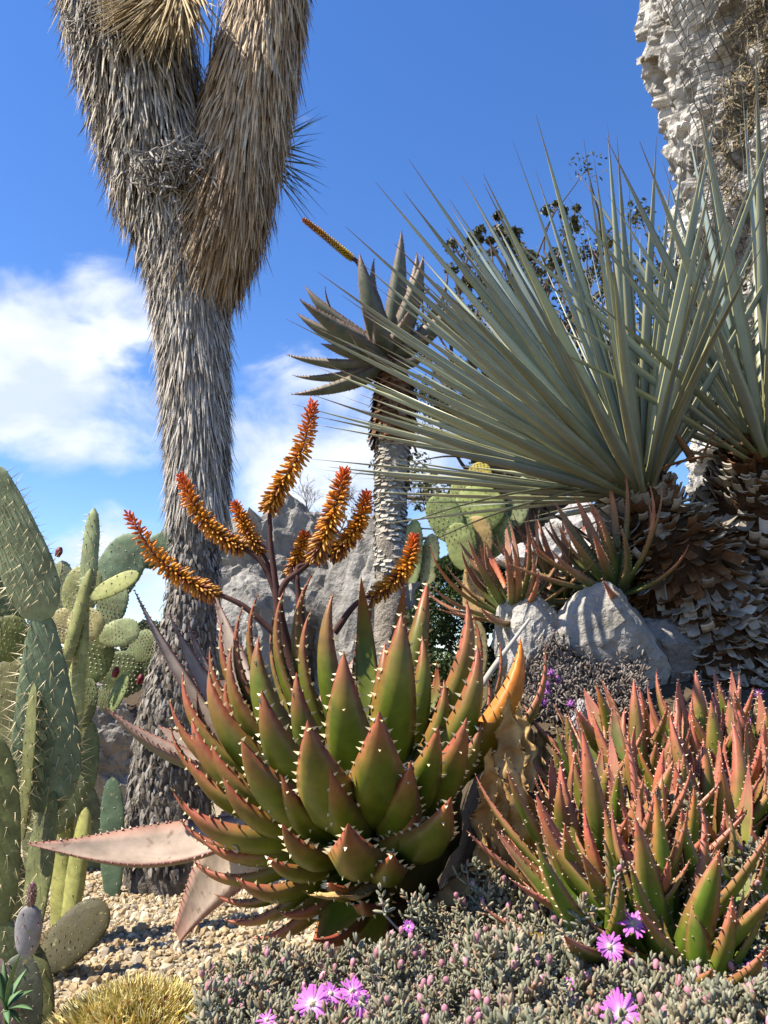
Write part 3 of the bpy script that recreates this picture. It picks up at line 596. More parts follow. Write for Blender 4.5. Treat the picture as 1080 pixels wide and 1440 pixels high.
        g = leaf_geo([A, (A+B)/2+n0*L*.10, B], n0, w, .1, .3, 10, 3, lambda q: 1-.5*q**3-.45*q**8); a = Acc(); a.add(g['v'], g['f'], np.array(c)); obj('old_leaf', a, M['dry'], t)
blue_yucca()
# ------------------------------------------------------------------ tree aloe on a pale peeling trunk
def tree_aloe():
    D = 5.2; b = W(552, 1000, D); z0 = float(ground_z(b[0], D)); Zt = lambda x, y: (400+x/4.909, 320+y/4.909)
    t = thing('tree_aloe', 'tree aloe with a pale flaking trunk and grey green thorny leaves', 'aloe', (b[0], D, z0))
    a = Acc(); P = [np.array([b[0], D, z0-.1]), W(551, 950, D), W(551, 800, D), W(549, 700, D), W(553, 620, D), W(554, 560, D), W(553, 512, D)]
    tube(a, P, np.array([30, 26, 23, 21, 24, 23, 14])*pm(700, D), 28, 60, mixc((.34, .30, .25), (.12, .06, .035), sstep(.68, .76, np.linspace(0, 1, 60))), wob=.25); obj('trunk', a, M['bark'], t)
    a = Acc(); p = spline(P, 100); tn, s, nn = frames(p); n = 1200; f = RNG.uniform(.32, .97, n); ph = RNG.uniform(0, 2*np.pi, n); T = np.linspace(0, 1, 100)
    ip = lambda A: np.stack([np.interp(f, T, A[:, j]) for j in range(3)], 1)
    o = ip(s)*np.cos(ph)[:, None]+ip(nn)*np.sin(ph)[:, None]; R = np.interp(f, np.linspace(0, 1, 7), np.array([30, 26, 23, 21, 24, 23, 14])*pm(700, D))
    sd = np.cross(o, ip(tn)); up = f > .69
    wv = RNG.uniform(.03, .07, n); hv = np.where(up, RNG.uniform(.05, .14, n), RNG.uniform(.012, .03, n)); lift = np.where(up, .05, .014)*RNG.uniform(.4, 1.5, n)
    tv = np.array([[-.5, 0, 0], [.5, 0, 0], [.55, -.5, .5], [-.5, -.55, .6], [.4, -1, 1], [-.35, -1.05, 1]]); tf = np.array([[0, 1, 2, 3], [3, 2, 4, 5]])
    mats = np.stack([sd*wv[:, None], ip(tn)*hv[:, None], o*lift[:, None]], -1)
    c = np.where(up[:, None], mixc((.14, .06, .03), (.30, .17, .10), RNG.random(n)), mixc((.30, .27, .22), (.66, .62, .55), RNG.random(n)))
    a.many(tv, tf, mats, ip(p)+o*(R*1.0)[:, None], c); obj('bark_flakes', a, M['dry'], t, smooth=False, kind='stuff')
    C = W(*Zt(730, 900), D)
    gr, pk = np.array([.13, .155, .115]), np.array([.30, .15, .13])
    def colf(g): f = np.clip(sstep(.6, 1.1, g['t'])*.55+.5*sstep(.85, 1, np.abs(g['x'])), 0, 1); return mixc(gr, pk, f)
    for (x, y, dd, w) in [(140, 398, -.15, 1.), (100, 490, -.25, 1.), (83, 588, -.05, .95), (8, 874, .1, .85), (52, 1018, .2, .75), (42, 1150, -.1, .8), (518, 178, -.25, 1.1), (620, 210, .2, .9), (808, 20, -.2, .95),
                          (912, 170, -.05, 1.05), (280, 400, .4, .7), (960, 190, -.3, 1.), (1120, 260, .1, 1.), (1230, 480, -.1, 1.), (1000, 740, -.4, .9), (540, 550, -.45, .9), (760, 380, .4, .8), (430, 690, -.45, .9), (620, 600, -.5, 1.), (870, 560, -.45, 1.), (250, 800, -.4, .9), (560, 820, -.55, .8), (980, 880, -.5, .8)]:
        T = W(*Zt(x, y), D+dd); B = C+np.array([0, 0, -.05 if y > 800 else 0]); hz = np.array([T[0]-C[0], T[1]-D, 0.]); L = np.linalg.norm(hz); out = nrm(hz) if L > .05 else np.array([0, -1., 0])
        aloe_leaf(t, B, T, out, .195*w, bow=U(.06, .16), th=.32, ch=.3, colour=colf, mat='grey', tooth=.012, spacing=.03, keel=5, teethcol=(.34, .17, .13), face=.7 if dd < .05 else .2)
    a = Acc(); tube(a, [C, W(*Zt(650, 500), D+.1), W(505, 372, D+.15), W(493, 362, D+.15)], [.022, .02, .016], 7, 16, (.09, .05, .05)); obj('flower_stalk', a, M['twig'], t)
    pts = [W(x, y, D+.15) for x, y in ((496, 364), (475, 347), (452, 328), (427, 309))]; p = spline(pts, 40); tn, s, nn = frames(p); n = 260; f = (np.arange(n)+.5)/n; ph = np.arange(n)*2.39996; T = np.linspace(0, 1, 40)
    rad = ip(s)*0 if False else None
    ip2 = lambda A: np.stack([np.interp(f, T, A[:, j]) for j in range(3)], 1); rd = ip2(s)*np.cos(ph)[:, None]+ip2(nn)*np.sin(ph)[:, None]; dr = nrm(rd+ip2(tn)*np.interp(f, [0, 1], [-.3, .6])[:, None])
    s1 = nrm(np.cross(dr, ip2(tn))); s2 = np.cross(dr, s1); ln = .035*np.interp(f, [0, .1, .8, 1], [.8, 1, .9, .7])
    a = Acc(); tube(a, p[::6], [.008, .005], 6, 14, (.2, .1, .02))
    tv = np.array([(r*math.cos(k*2*math.pi/5), r*math.sin(k*2*math.pi/5), z) for z, r in ((0, .4), (.3, 1), (.8, .9), (1, .3)) for k in range(5)])
    a.many(tv, grid_faces(4, 5), np.stack([s1*.006, s2*.006, dr*ln[:, None]], -1), ip2(p), mixc((.62, .42, .02), (.55, .17, .03), np.clip(f*1.3-.3, 0, 1))*RNG.uniform(.75, 1.15, (n, 1))); obj('flower_spike', a, M['flower'], t)
tree_aloe()

# ------------------------------------------------------------------ clump of small red aloes, lower right
def rosette(t, C, axis, n, L, w, incl0, incl1, green, red, tip0, redn, mat='aloe', tooth=.0052, spacing=.0145, bow=(.02, .12), keel=4, seed=0, th=.4, ch=.3, phase=0, teeth=True, tcol=(.82, .70, .52)):
    r = np.random.default_rng(seed); ax = nrm(np.array(axis, float)); s1 = nrm(np.cross(ax, [0, 1., .1])); s2 = np.cross(ax, s1)
    for i in range(n):
        f = (i+.5)/n; inc = math.radians(incl0+(incl1-incl0)*f+r.normal(0, 5)); ph = phase+i*2.39996+r.normal(0, .15)
        o_ = s1*math.cos(ph)+s2*math.sin(ph); d_ = nrm(ax*math.sin(inc)+o_*math.cos(inc)); l_ = L*r.uniform(.8, 1.15)*np.interp(f, [0, .35, 1], [.75, 1.05, 1])
        n0 = ax*math.cos(inc)-o_*math.sin(inc); bw = r.uniform(*bow); B = C+o_*w*.28+ax*L*.12*(1-f); T = B+d_*l_
        g = leaf_geo([B, B+d_*l_*.4-n0*bw*l_, B+d_*l_*.8-n0*bw*.8*l_, T], n0, w*r.uniform(.85, 1.15), th, ch, 9, 4)
        t0 = tip0+r.normal(0, .1); nz = fbm(g['v']*25, 2, 3); rr = redn*r.uniform(.75, 1.1)
        fr = np.clip(sstep(t0-.25, t0+.45, g['t']+.15*nz)*rr+.5*sstep(.8, 1, np.abs(g['x']))*sstep(.15, .5, g['t']), 0, 1); rd = np.asarray(red)*r.uniform(.85, 1.2)
        if r.random() < .10: rd = np.array([.80, .15, .05]); 
        c = mixc(np.asarray(green)*r.uniform(.85, 1.2), rd, fr); pale = (1-g['under'])*sstep(.3, .8, g['t'])*.35; c = c*(1-pale[..., None])+np.array([.42, .24, .20])*pale[..., None]
        a = Acc(); a.add(g['v'], g['f'], c); o = obj('leaf', a, M[mat], t)
        if teeth: b = Acc(); margin_teeth(b, g, spacing, tooth, tooth*.36, tcol, keel=keel, t0=.2); obj('thorns', b, M['teeth'], o, smooth=False, kind='stuff')
def red_clump():
    protos = []
    for k, (n, L, w, i0, i1, tip0) in enumerate([(14, .20, .047, 84, 32, .5), (12, .18, .044, 82, 28, .6), (15, .215, .047, 84, 36, .45), (11, .16, .042, 80, 26, .6)]):
        t = thing('red_aloe', 'small green aloe with red thorny pointed leaves crowded in the clump', 'aloe', (0, 0, 0), 'small red aloes in the clump')
        rosette(t, np.zeros(3), (-.12, -.15, 1), n, L, w, i0, i1, (.12, .19, .018), (.62, .13, .095), tip0+.12, .95, seed=40+k, tcol=(.70, .50, .34)); protos.append(t)
    # base pixel, depth, prototype, turn, scale, lean
    spots = [(845, 1300, 1.16, 1, 0), (828, 1225, 1.30, 0, 1.2), (855, 1170, 1.38, 3, 2.2), (880, 1275, 1.20, 2, .7), (870, 1205, 1.32, 1, 3.1), (905, 1130, 1.48, 2, 4.0), (955, 1335, 1.12, 1, 2.6), (950, 1240, 1.27, 0, 5.0), (960, 1150, 1.44, 3, 1.1),
             (1010, 1130, 1.52, 2, .4), (1020, 1215, 1.33, 2, 3.6), (1045, 1290, 1.2, 3, 5.2), (1075, 1160, 1.45, 0, 2.0), (985, 1080, 1.62, 2, 2.9), (880, 1090, 1.58, 0, 4.6), (1065, 1075, 1.62, 1, 1.5), (825, 1110, 1.5, 3, 4.2), (1130, 1230, 1.35, 2, 5.5), (930, 1190, 1.37, 2, .9), (985, 1190, 1.38, 0, 3.3), (850, 1260, 1.24, 2, 4.4), (1000, 1270, 1.23, 1, .2), (1050, 1120, 1.54, 2, 5.1), (910, 1240, 1.27, 3, 2.8), (870, 1140, 1.45, 1, 5.6), (990, 1350, 1.09, 3, 1.0), (925, 1310, 1.15, 0, 4.9)]
    used = set()
    names = {0: 'small red tipped aloe of the clump right beside the tan withered leaves, lowest there', 1: 'small red tipped aloe of the clump between the withered leaves and the ice plant', 6: 'small red tipped aloe at the foot of the clump rising from the ice plant flowers',
             4: 'small red tipped aloe in the heart of the clump behind the ice plant sprigs', 13: 'small red tipped aloe at the top of the clump below the dark wedged rock', 14: 'small red tipped aloe at the top of the clump below the shadow streaked rock', 15: 'small red tipped aloe at the top of the clump below the ragged yucca trunk',
             16: 'small red tipped aloe at the clump edge nearest the small angular stone', 11: 'small red tipped aloe low in the clump wrapped by tall ice plant sprigs'}
    for si, (x, y, d, k, rz) in enumerate(spots):
        o = protos[k] if k not in used else copy_tree(protos[k]); used.add(k)
        o['label'] = names.get(si, 'small green aloe with red thorny pointed leaves crowded inside the clump'); p = W(x, y, d); o.location = tuple(p-np.array([0, 0, .03])); o.rotation_euler = (U(-.2, .2), U(-.25, .15), rz); sc = U(.86, 1.12); o.scale = (sc, sc, sc)
red_clump()
# three narrow-leaved aloes above the rocks
def rock_aloes():
    for (x, y, d, n, L, w, ax, lab, tip0, seed) in [(722, 872, 2.05, 26, .25, .034, (-.35, -.3, 1), 'pink tipped aloe rosette left of the pale rocks beside the dark shrub', .45, 3),
                                                (795, 848, 2.2, 30, .25, .024, (-.3, -.35, 1), 'dense tuft of thin orange tipped aloe leaves behind the pale rock', .35, 4),
                                                (866, 835, 1.98, 28, .28, .034, (-.55, -.3, 1), 'green aloe with orange red tips leaning out under the ragged yucca trunk', .55, 5)]:
        C = W(x, y, d); t = thing('narrow_aloe', lab, 'aloe', C)
        a = Acc(); tube(a, [C+np.array([0, .01, -.25]), C+np.array([0, 0, .02])], [.03, .03], 8, 4, (.15, .09, .05)); obj('stem', a, M['bark'], t)
        rosette(t, C, ax, n, L, w, 84, 18, (.13, .17, .05), (.52, .18, .11), tip0, .9, mat='aloe', tooth=.004, spacing=.013, bow=(.02, .2), keel=0, seed=seed, tcol=(.7, .45, .3))
rock_aloes()

# ------------------------------------------------------------------ prickly pears
def pad(parent, bp, tp, w, ang=0., thick=.14, col=(.13, .18, .10), spine=.03, rows=10, nsp=2, spcol=(.78, .66, .38), bend=0., prof=None, fuzz=.0):
    B, T = W(*bp), W(*tp); d = nrm(T-B); L = np.linalg.norm(T-B); view = nrm((B+T)/2-np.array([0, 0, CAMZ])); s0 = nrm(np.cross(d, view)); n0 = np.cross(s0, d)
    s = s0*math.cos(ang)+n0*math.sin(ang); n = -s0*math.sin(ang)+n0*math.cos(ang)
    wm = w*pm((bp[1]+tp[1])/2, (bp[2]+tp[2])/2); th = thick*min(wm, .3)
    R, m = 30, 28; u = np.linspace(0, 1, R); pr = prof or (lambda q: np.sqrt(np.clip(1-np.abs((q-.56)/np.where(q < .56, .60, .44))**2.3, 0, 1)))
    hw = np.clip(pr(u), .02, 1)*wm/2; hw[0] = max(hw[0], wm*.13); ht = th*np.clip(hw/(wm/2), .12, 1)**.7*.5; cen = B+d*(L*u)[:, None]+n*(bend*L*np.sin(np.pi*u))[:, None]
    a_ = np.linspace(0, 2*np.pi, m, endpoint=False); ca = np.sign(np.cos(a_))*np.abs(np.cos(a_))**.9; sa = np.sin(a_)
    v = cen[:, None]+s*(hw[:, None]*ca)[..., None]+n*(ht[:, None]*sa)[..., None]; v = v+.03*wm*fbm(v*14, 3, 5)[..., None]*n+.012*wm*fbm(v*40, 2, 6)[..., None]*s
    nz = fbm(v*10, 3, 1); c = mixc(np.array(col)*.85, np.array(col)*1.2, np.clip(.5+nz, 0, 1))
    ac = Acc(); ac.add(v, grid_faces(R, m), c)
    for e in (0, R-1): i = np.arange(m); ac.add(np.vstack([v[e], v[e].mean(0)]), np.stack([i, (i+1) % m, np.full(m, m)], 1), np.array(col))
    o = obj('pad', ac, M['pad'], parent)
    if True:
        sp0 = spine; spine = spine or .01; nsp = nsp if sp0 else 1; b = Acc(); pos, dr, ln = [], [], []
        for i in range(rows):
            uu = .1+.86*(i+.5)/rows; h = np.interp(uu, u, hw); hh = np.interp(uu, u, ht); c0 = B+d*L*uu+n*bend*L*math.sin(math.pi*uu); step = L/rows*1.0; nc = max(1, int(2*h/step))
            for sg in (-1, 1):
                for j in range(nc):
                    x = (-1+2*(j+.5+(.25 if i % 2 else -.25))/nc)
                    if abs(x) > .97: continue
                    y = math.sqrt(max(0, 1-x*x)); q = c0+s*h*x+n*sg*hh*y*.99
                    for _ in range(nsp): pos.append(q); dr.append(n*sg*.8+s*x*.5-np.array([0, 0, .75])+RNG.normal(0, .28, 3)); ln.append(spine*U(.5, 1.2))
            for sg in (-1, 1):
                for _ in range(nsp): pos.append(c0+s*h*sg*.98); dr.append(s*sg+d*.2+RNG.normal(0, .35, 3)); ln.append(spine*U(.5, 1.2))
        k = len(pos); rr = np.clip(np.array(ln)*.03, .0009, .0016); cones(b, pos, dr, rr, np.array(ln), np.array(spcol)*RNG.uniform(.8, 1.15, (k, 1)))
        P = np.array(pos)[::nsp]; ar = .0015*(bp[2]+tp[2])/2+.0004; cones(b, P, np.array(dr)[::nsp]*0+n, ar, .0025, (.10, .07, .03)); cones(b, P, np.array(dr)[::nsp]*0-n, ar, .0025, (.10, .07, .03))
        obj('spines', b, M['teeth'], o, smooth=False, kind='stuff')
    return o
GREY_G, YEL_G, DARK_G = (.21, .25, .13), (.36, .36, .11), (.065, .095, .035)
def prickly():
    LOWW = lambda q: np.interp(q, [0, .06, .18, .34, .6, .85, .96, 1], [.35, .72, .97, 1, .78, .52, .36, .1])
    SLIM = lambda q: np.interp(q, [0, .08, .3, .7, .92, 1], [.6, .85, 1, .9, .6, .15])
    def plant(name, label, at, pads):
        p = W(*at); z = float(ground_z(p[0], p[1])); t = thing(name, label, 'cactus', (p[0], p[1], z))
        for kw in pads: pad(t, **kw)
        return t
    P = lambda bp, tp, w, **k: dict(bp=bp, tp=tp, w=w, **k)
    # big foreground plant with long grey-green pads
    plant('prickly_pear', 'big prickly pear with long grey green pads and long pale spines beside the gravel', (20, 1500, 2.45), [
        P((62, 872, 2.45), (-8, 655, 2.4), 78, ang=.45, col=GREY_G, spine=.045, rows=18, nsp=2, prof=LOWW),
        P((68, 1140, 2.5), (58, 862, 2.45), 96, ang=.35, col=(.15, .20, .11), spine=.05, rows=18, nsp=2, prof=LOWW),
        P((40, 1330, 2.5), (72, 1105, 2.5), 76, ang=1.1, col=(.14, .16, .06), spine=.042, rows=11),
        P((25, 1600, 2.5), (38, 1320, 2.5), 100, ang=.6, col=(.16, .18, .08), spine=.03, rows=12),
        P((-2, 1300, 2.4), (-10, 1030, 2.35), 72, ang=.5, col=(.13, .15, .05), spine=.045, rows=12), P((25, 1560, 2.45), (0, 1290, 2.4), 90, ang=.5, col=(.13, .15, .06), spine=.03, rows=12),
        P((30, 1180, 2.44), (48, 960, 2.42), 42, ang=1.2, col=(.16, .17, .06), spine=.04, rows=11), P((52, 880, 2.6), (85, 790, 2.65), 50, ang=1.3, col=(.15, .18, .06), spine=.03)])
    # slender plant standing on the gravel
    plant('prickly_pear', 'tall slender yellow green prickly pear of narrow stacked pads standing on the gravel', (80, 1290, 3.35), [
        P((84, 1335, 3.35), (92, 1080, 3.35), 40, ang=.9, col=YEL_G, spine=.02, rows=10, thick=.5, prof=SLIM), P((92, 1330, 3.3), (122, 1135, 3.3), 36, ang=.9, col=YEL_G, spine=.018, rows=8, thick=.5),
        P((95, 1110, 3.35), (120, 820, 3.35), 33, ang=.95, col=(.33, .36, .13), spine=.035, rows=20, thick=.55, prof=SLIM), P((122, 835, 3.35), (132, 715, 3.35), 27, ang=.6, col=(.28, .33, .16), spine=.035, rows=12, thick=.5, prof=SLIM),
        P((88, 950, 3.3), (128, 800, 3.32), 22, ang=.9, col=(.28, .29, .10), spine=.035, rows=10, thick=.7), P((128, 840, 3.3), (195, 806, 3.3), 30, ang=.6, col=(.34, .36, .11), spine=.012, rows=6), P((70, 1170, 3.3), (108, 1085, 3.3), 55, ang=.3, col=(.16, .19, .08), spine=.025, rows=7)])
    # pale crowd of pads behind
    bk = plant('prickly_pear', 'broad prickly pear with many rounded pale pads behind the slender one', (130, 1150, 4.3), [
        P((140, 850, 4.4), (195, 752, 4.4), 66, ang=.4, col=(.15, .21, .12), spine=.012), P((195, 790, 4.5), (258, 755, 4.5), 46, ang=.3, col=(.12, .18, .10), spine=.012), P((85, 870, 4.3), (88, 788, 4.3), 32, ang=.3, col=(.25, .29, .16), spine=.012),
        P((105, 865, 4.2), (125, 795, 4.2), 55, ang=.4, col=(.32, .33, .12), spine=.01), P((150, 880, 4.3), (165, 820, 4.3), 50, ang=.6, col=(.18, .22, .11), spine=.01), P((140, 895, 4.2), (197, 885, 4.2), 40, ang=.3, col=(.30, .35, .16), spine=.01),
        P((85, 905, 4.2), (100, 855, 4.2), 48, ang=.4, col=(.42, .36, .14), spine=.0), P((110, 900, 4.1), (130, 855, 4.1), 56, ang=.5, col=(.40, .35, .14), spine=.0), P((185, 925, 4.6), (222, 893, 4.6), 46, ang=.5, col=(.16, .20, .08), spine=.01),
        P((120, 960, 4.4), (140, 890, 4.4), 60, ang=.4, col=(.14, .18, .06), spine=.01), P((165, 980, 4.6), (175, 915, 4.6), 60, ang=.4, col=(.12, .16, .06), spine=.01), P((195, 960, 4.8), (205, 905, 4.8), 56, ang=.3, col=(.12, .16, .06), spine=.01),
        P((95, 1010, 4.1), (105, 965, 4.0), 40, ang=.4, col=(.42, .40, .10), spine=.01), P((98, 1150, 4.4), (105, 1010, 4.4), 50, ang=.3, col=(.14, .17, .06), spine=.012), P((112, 1020, 4.4), (118, 950, 4.4), 50, ang=.6, col=(.13, .16, .06), spine=.012), P((150, 1000, 4.6), (158, 960, 4.6), 40, ang=.6, col=(.13, .16, .06), spine=.012), P((118, 1120, 4.4), (122, 1010, 4.4), 44, ang=.6, col=(.13, .16, .06), spine=.012),
        P((155, 1000, 4.4), (178, 948, 4.4), 26, ang=.8, col=(.22, .28, .10), spine=.0), P((60, 1060, 4.3), (70, 900, 4.3), 70, ang=.4, col=(.15, .18, .07), spine=.012), P((100, 1260, 4.4), (98, 1130, 4.4), 60, ang=.4, col=(.15, .15, .07), spine=.012), P((62, 1260, 4.3), (62, 1040, 4.3), 66, ang=.4, col=(.15, .16, .07), spine=.012), P((120, 1260, 4.4), (119, 1100, 4.4), 52, ang=.5, col=(.15, .16, .07), spine=.012)])
    for (x, y, d) in ((80, 783, 4.3), (195, 962, 4.55), (200, 1000, 4.55), (160, 952, 4.4)):
        p = W(x, y, d); a = Acc(); tube(a, [p, p+np.array([.01, 0, .03]), p+np.array([.015, 0, .055])], [.014, .022, .012], 8, 8, (.22, .02, .03)); obj('fruit', a, M['flower'], bk)
    plant('prickly_pear', 'dim olive prickly pear pads behind the big spiny one', (-10, 1150, 3.2), [
        P((10, 890, 3.2), (-8, 790, 3.2), 75, ang=.3, col=DARK_G, spine=.02), P((5, 930, 3.0), (20, 865, 3.0), 52, ang=.3, col=(.13, .15, .03), spine=.015), P((5, 1030, 3.1), (20, 925, 3.1), 60, ang=.5, col=(.16, .155, .06), spine=.012),
        P((0, 1100, 3.1), (15, 1010, 3.1), 60, ang=.5, col=(.16, .155, .06), spine=.012), P((-5, 1200, 3.1), (10, 1090, 3.1), 80, ang=.3, col=(.14, .16, .06), spine=.012), P((-5, 1380, 3.1), (-3, 1180, 3.1), 80, ang=.3, col=(.15, .15, .06), spine=.012), P((-10, 800, 3.3), (12, 745, 3.3), 30, ang=.4, col=(.28, .30, .10), spine=.012)])
    plant('prickly_pear', 'single round green pad growing against the yucca trunk', (155, 1200, 4.0), [P((158, 1268, 4.0), (158, 1092, 4.0), 38, ang=.5, col=(.10, .155, .09), spine=.012)])
    plant('prickly_pear', 'low brownish prickly pear pad lying on the gravel, darkened to look shaded', (95, 1355, 2.95), [P((60, 1360, 2.9), (150, 1270, 3.0), 66, ang=.35, col=(.075, .065, .025), spine=.008), P((55, 1365, 2.95), (85, 1300, 3.0), 46, ang=.8, col=(.13, .10, .04), spine=.008)])  # larger pad's brown is deepened to stand in for shade on it
    t = plant('prickly_pear', 'prickly pear pad topped by a dried grey pad in the corner', (15, 1500, 2.3), [P((20, 1520, 2.3), (30, 1340, 2.3), 66, ang=.3, col=(.15, .17, .12), spine=.006, nsp=1), P((0, 1520, 2.25), (-10, 1345, 2.25), 60, ang=.5, col=(.20, .14, .13), spine=.02)])
    pad(t, (38, 1345, 2.28), (42, 1272, 2.28), 36, ang=.2, thick=.5, col=(.30, .29, .30), spine=.02, rows=4, spcol=(.35, .22, .22)); pad(t, (42, 1280, 2.28), (46, 1240, 2.28), 12, ang=.2, thick=.8, col=(.30, .14, .16), spine=.0)
    # across the garden, behind the tree aloe
    plant('prickly_pear', 'bright yellow green prickly pear behind the blue yucca leaves', (665, 900, 3.95), [
        P((640, 760, 3.95), (612, 695, 3.95), 50, ang=.2, col=(.24, .30, .10), spine=0), P((655, 745, 3.97), (690, 685, 3.97), 72, ang=.2, col=(.28, .33, .09), spine=0), P((650, 720, 4.0), (655, 668, 4.0), 40, ang=.2, col=(.30, .34, .10), spine=0),
        P((678, 690, 4.0), (672, 650, 4.0), 34, ang=.2, col=(.48, .38, .05), spine=0), P((660, 790, 3.95), (645, 725, 3.95), 36, ang=.4, col=(.22, .27, .08), spine=0), P((700, 790, 4.0), (706, 720, 4.0), 36, ang=.4, col=(.26, .31, .10), spine=0), P((655, 800, 3.9), (640, 735, 3.9), 40, ang=.3, col=(.24, .28, .09), spine=0),
        P((675, 790, 3.95), (668, 725, 3.95), 44, ang=.3, col=(.36, .25, .09), spine=0), P((665, 880, 3.95), (668, 780, 3.95), 34, ang=.3, col=(.40, .26, .10), spine=0), P((580, 820, 4.2), (583, 730, 4.2), 28, ang=.4, col=(.25, .30, .12), spine=0), P((600, 830, 4.2), (608, 750, 4.2), 28, ang=.4, col=(.33, .34, .16), spine=0),
        P((725, 740, 4.0), (735, 670, 4.0), 34, ang=.4, col=(.17, .20, .09), spine=0), P((668, 960, 3.95), (665, 870, 3.95), 40, ang=.3, col=(.25, .20, .09), spine=0), P((668, 1200, 3.95), (668, 940, 3.95), 60, ang=.3, col=(.22, .18, .08), spine=0)])
prickly()
# ------------------------------------------------------------------ rocks and cliff
def ico(sub):
    t = bmesh.new(); bmesh.ops.create_icosphere(t, subdivisions=sub, radius=1); v = np.array([x.co[:] for x in t.verts]); f = np.array([[x.index for x in q.verts] for q in t.faces]); t.free(); return v, f
ICO = {k: ico(k) for k in (4, 5, 6)}
def blocky(p, seed):
    """angular facets: nearest-cell plane heights, as broken limestone shows"""
    p = p+.25*np.stack([fbm(p*1.7, 2, seed+5), fbm(p*1.7, 2, seed+6), fbm(p*1.7, 2, seed+7)], -1); f = np.floor(p).astype(np.int64); best = np.full(p.shape[:-1], 9.); val = np.zeros(p.shape[:-1])
    for a in (-1, 0, 1):
        for b in (-1, 0, 1):
            for c in (-1, 0, 1):
                q = f+np.array([a, b, c]); h = [_hash(q[..., 0], q[..., 1], q[..., 2], seed+k) for k in range(7)]
                d = p-(q+np.stack(h[:3], -1)); r = (d*d).sum(-1); w = (h[3]-.5)*1.2+((np.stack(h[4:7], -1)-.5)*d).sum(-1)*1.8
                k = r < best; best = np.where(k, r, best); val = np.where(k, w, val)
    return val
def rock(name, label, c, r, seed, sub=5, rough=.12, col0=(.30, .28, .255), col1=(.55, .52, .47), cuts=16, fine=6., mat='rock', tilt=(0, 0, 0), cat='rock', group=None, blk=1., hmin=.55):
    rr = np.random.default_rng(seed); v, f = ICO[sub]; v = v.copy(); r = np.array(r, float)
    for _ in range(cuts):
        n = nrm(rr.normal(size=3)); h = rr.uniform(hmin, .9); d = v@n; v = v-np.maximum(0, d-h)[:, None]*n*.93
    w = v; v = v*(1+blk*.16*blocky(v*2.1+seed, seed+30)+blk*.07*blocky(v*5.5+seed, seed+40))[:, None]; v = v*(1+rough*fbm(v*2.2+seed, 5, seed, .55)+rough*.35*fbm(v*9+seed, 3, seed+3))[:, None]
    from mathutils import Euler
    m = np.array(Euler(tilt).to_matrix()); p = (v*r)@m.T+np.asarray(c)
    nz = fbm(p*fine*.5, 4, seed+1); a = Acc(); a.add(p, f, mixc(col0, col1, np.clip(.5+nz*1.1, 0, 1)))
    o = obj(name, a, M[mat], origin=(c[0], c[1], c[2]-r[2]*.8), smooth=False); return tag(o, label, cat, group)
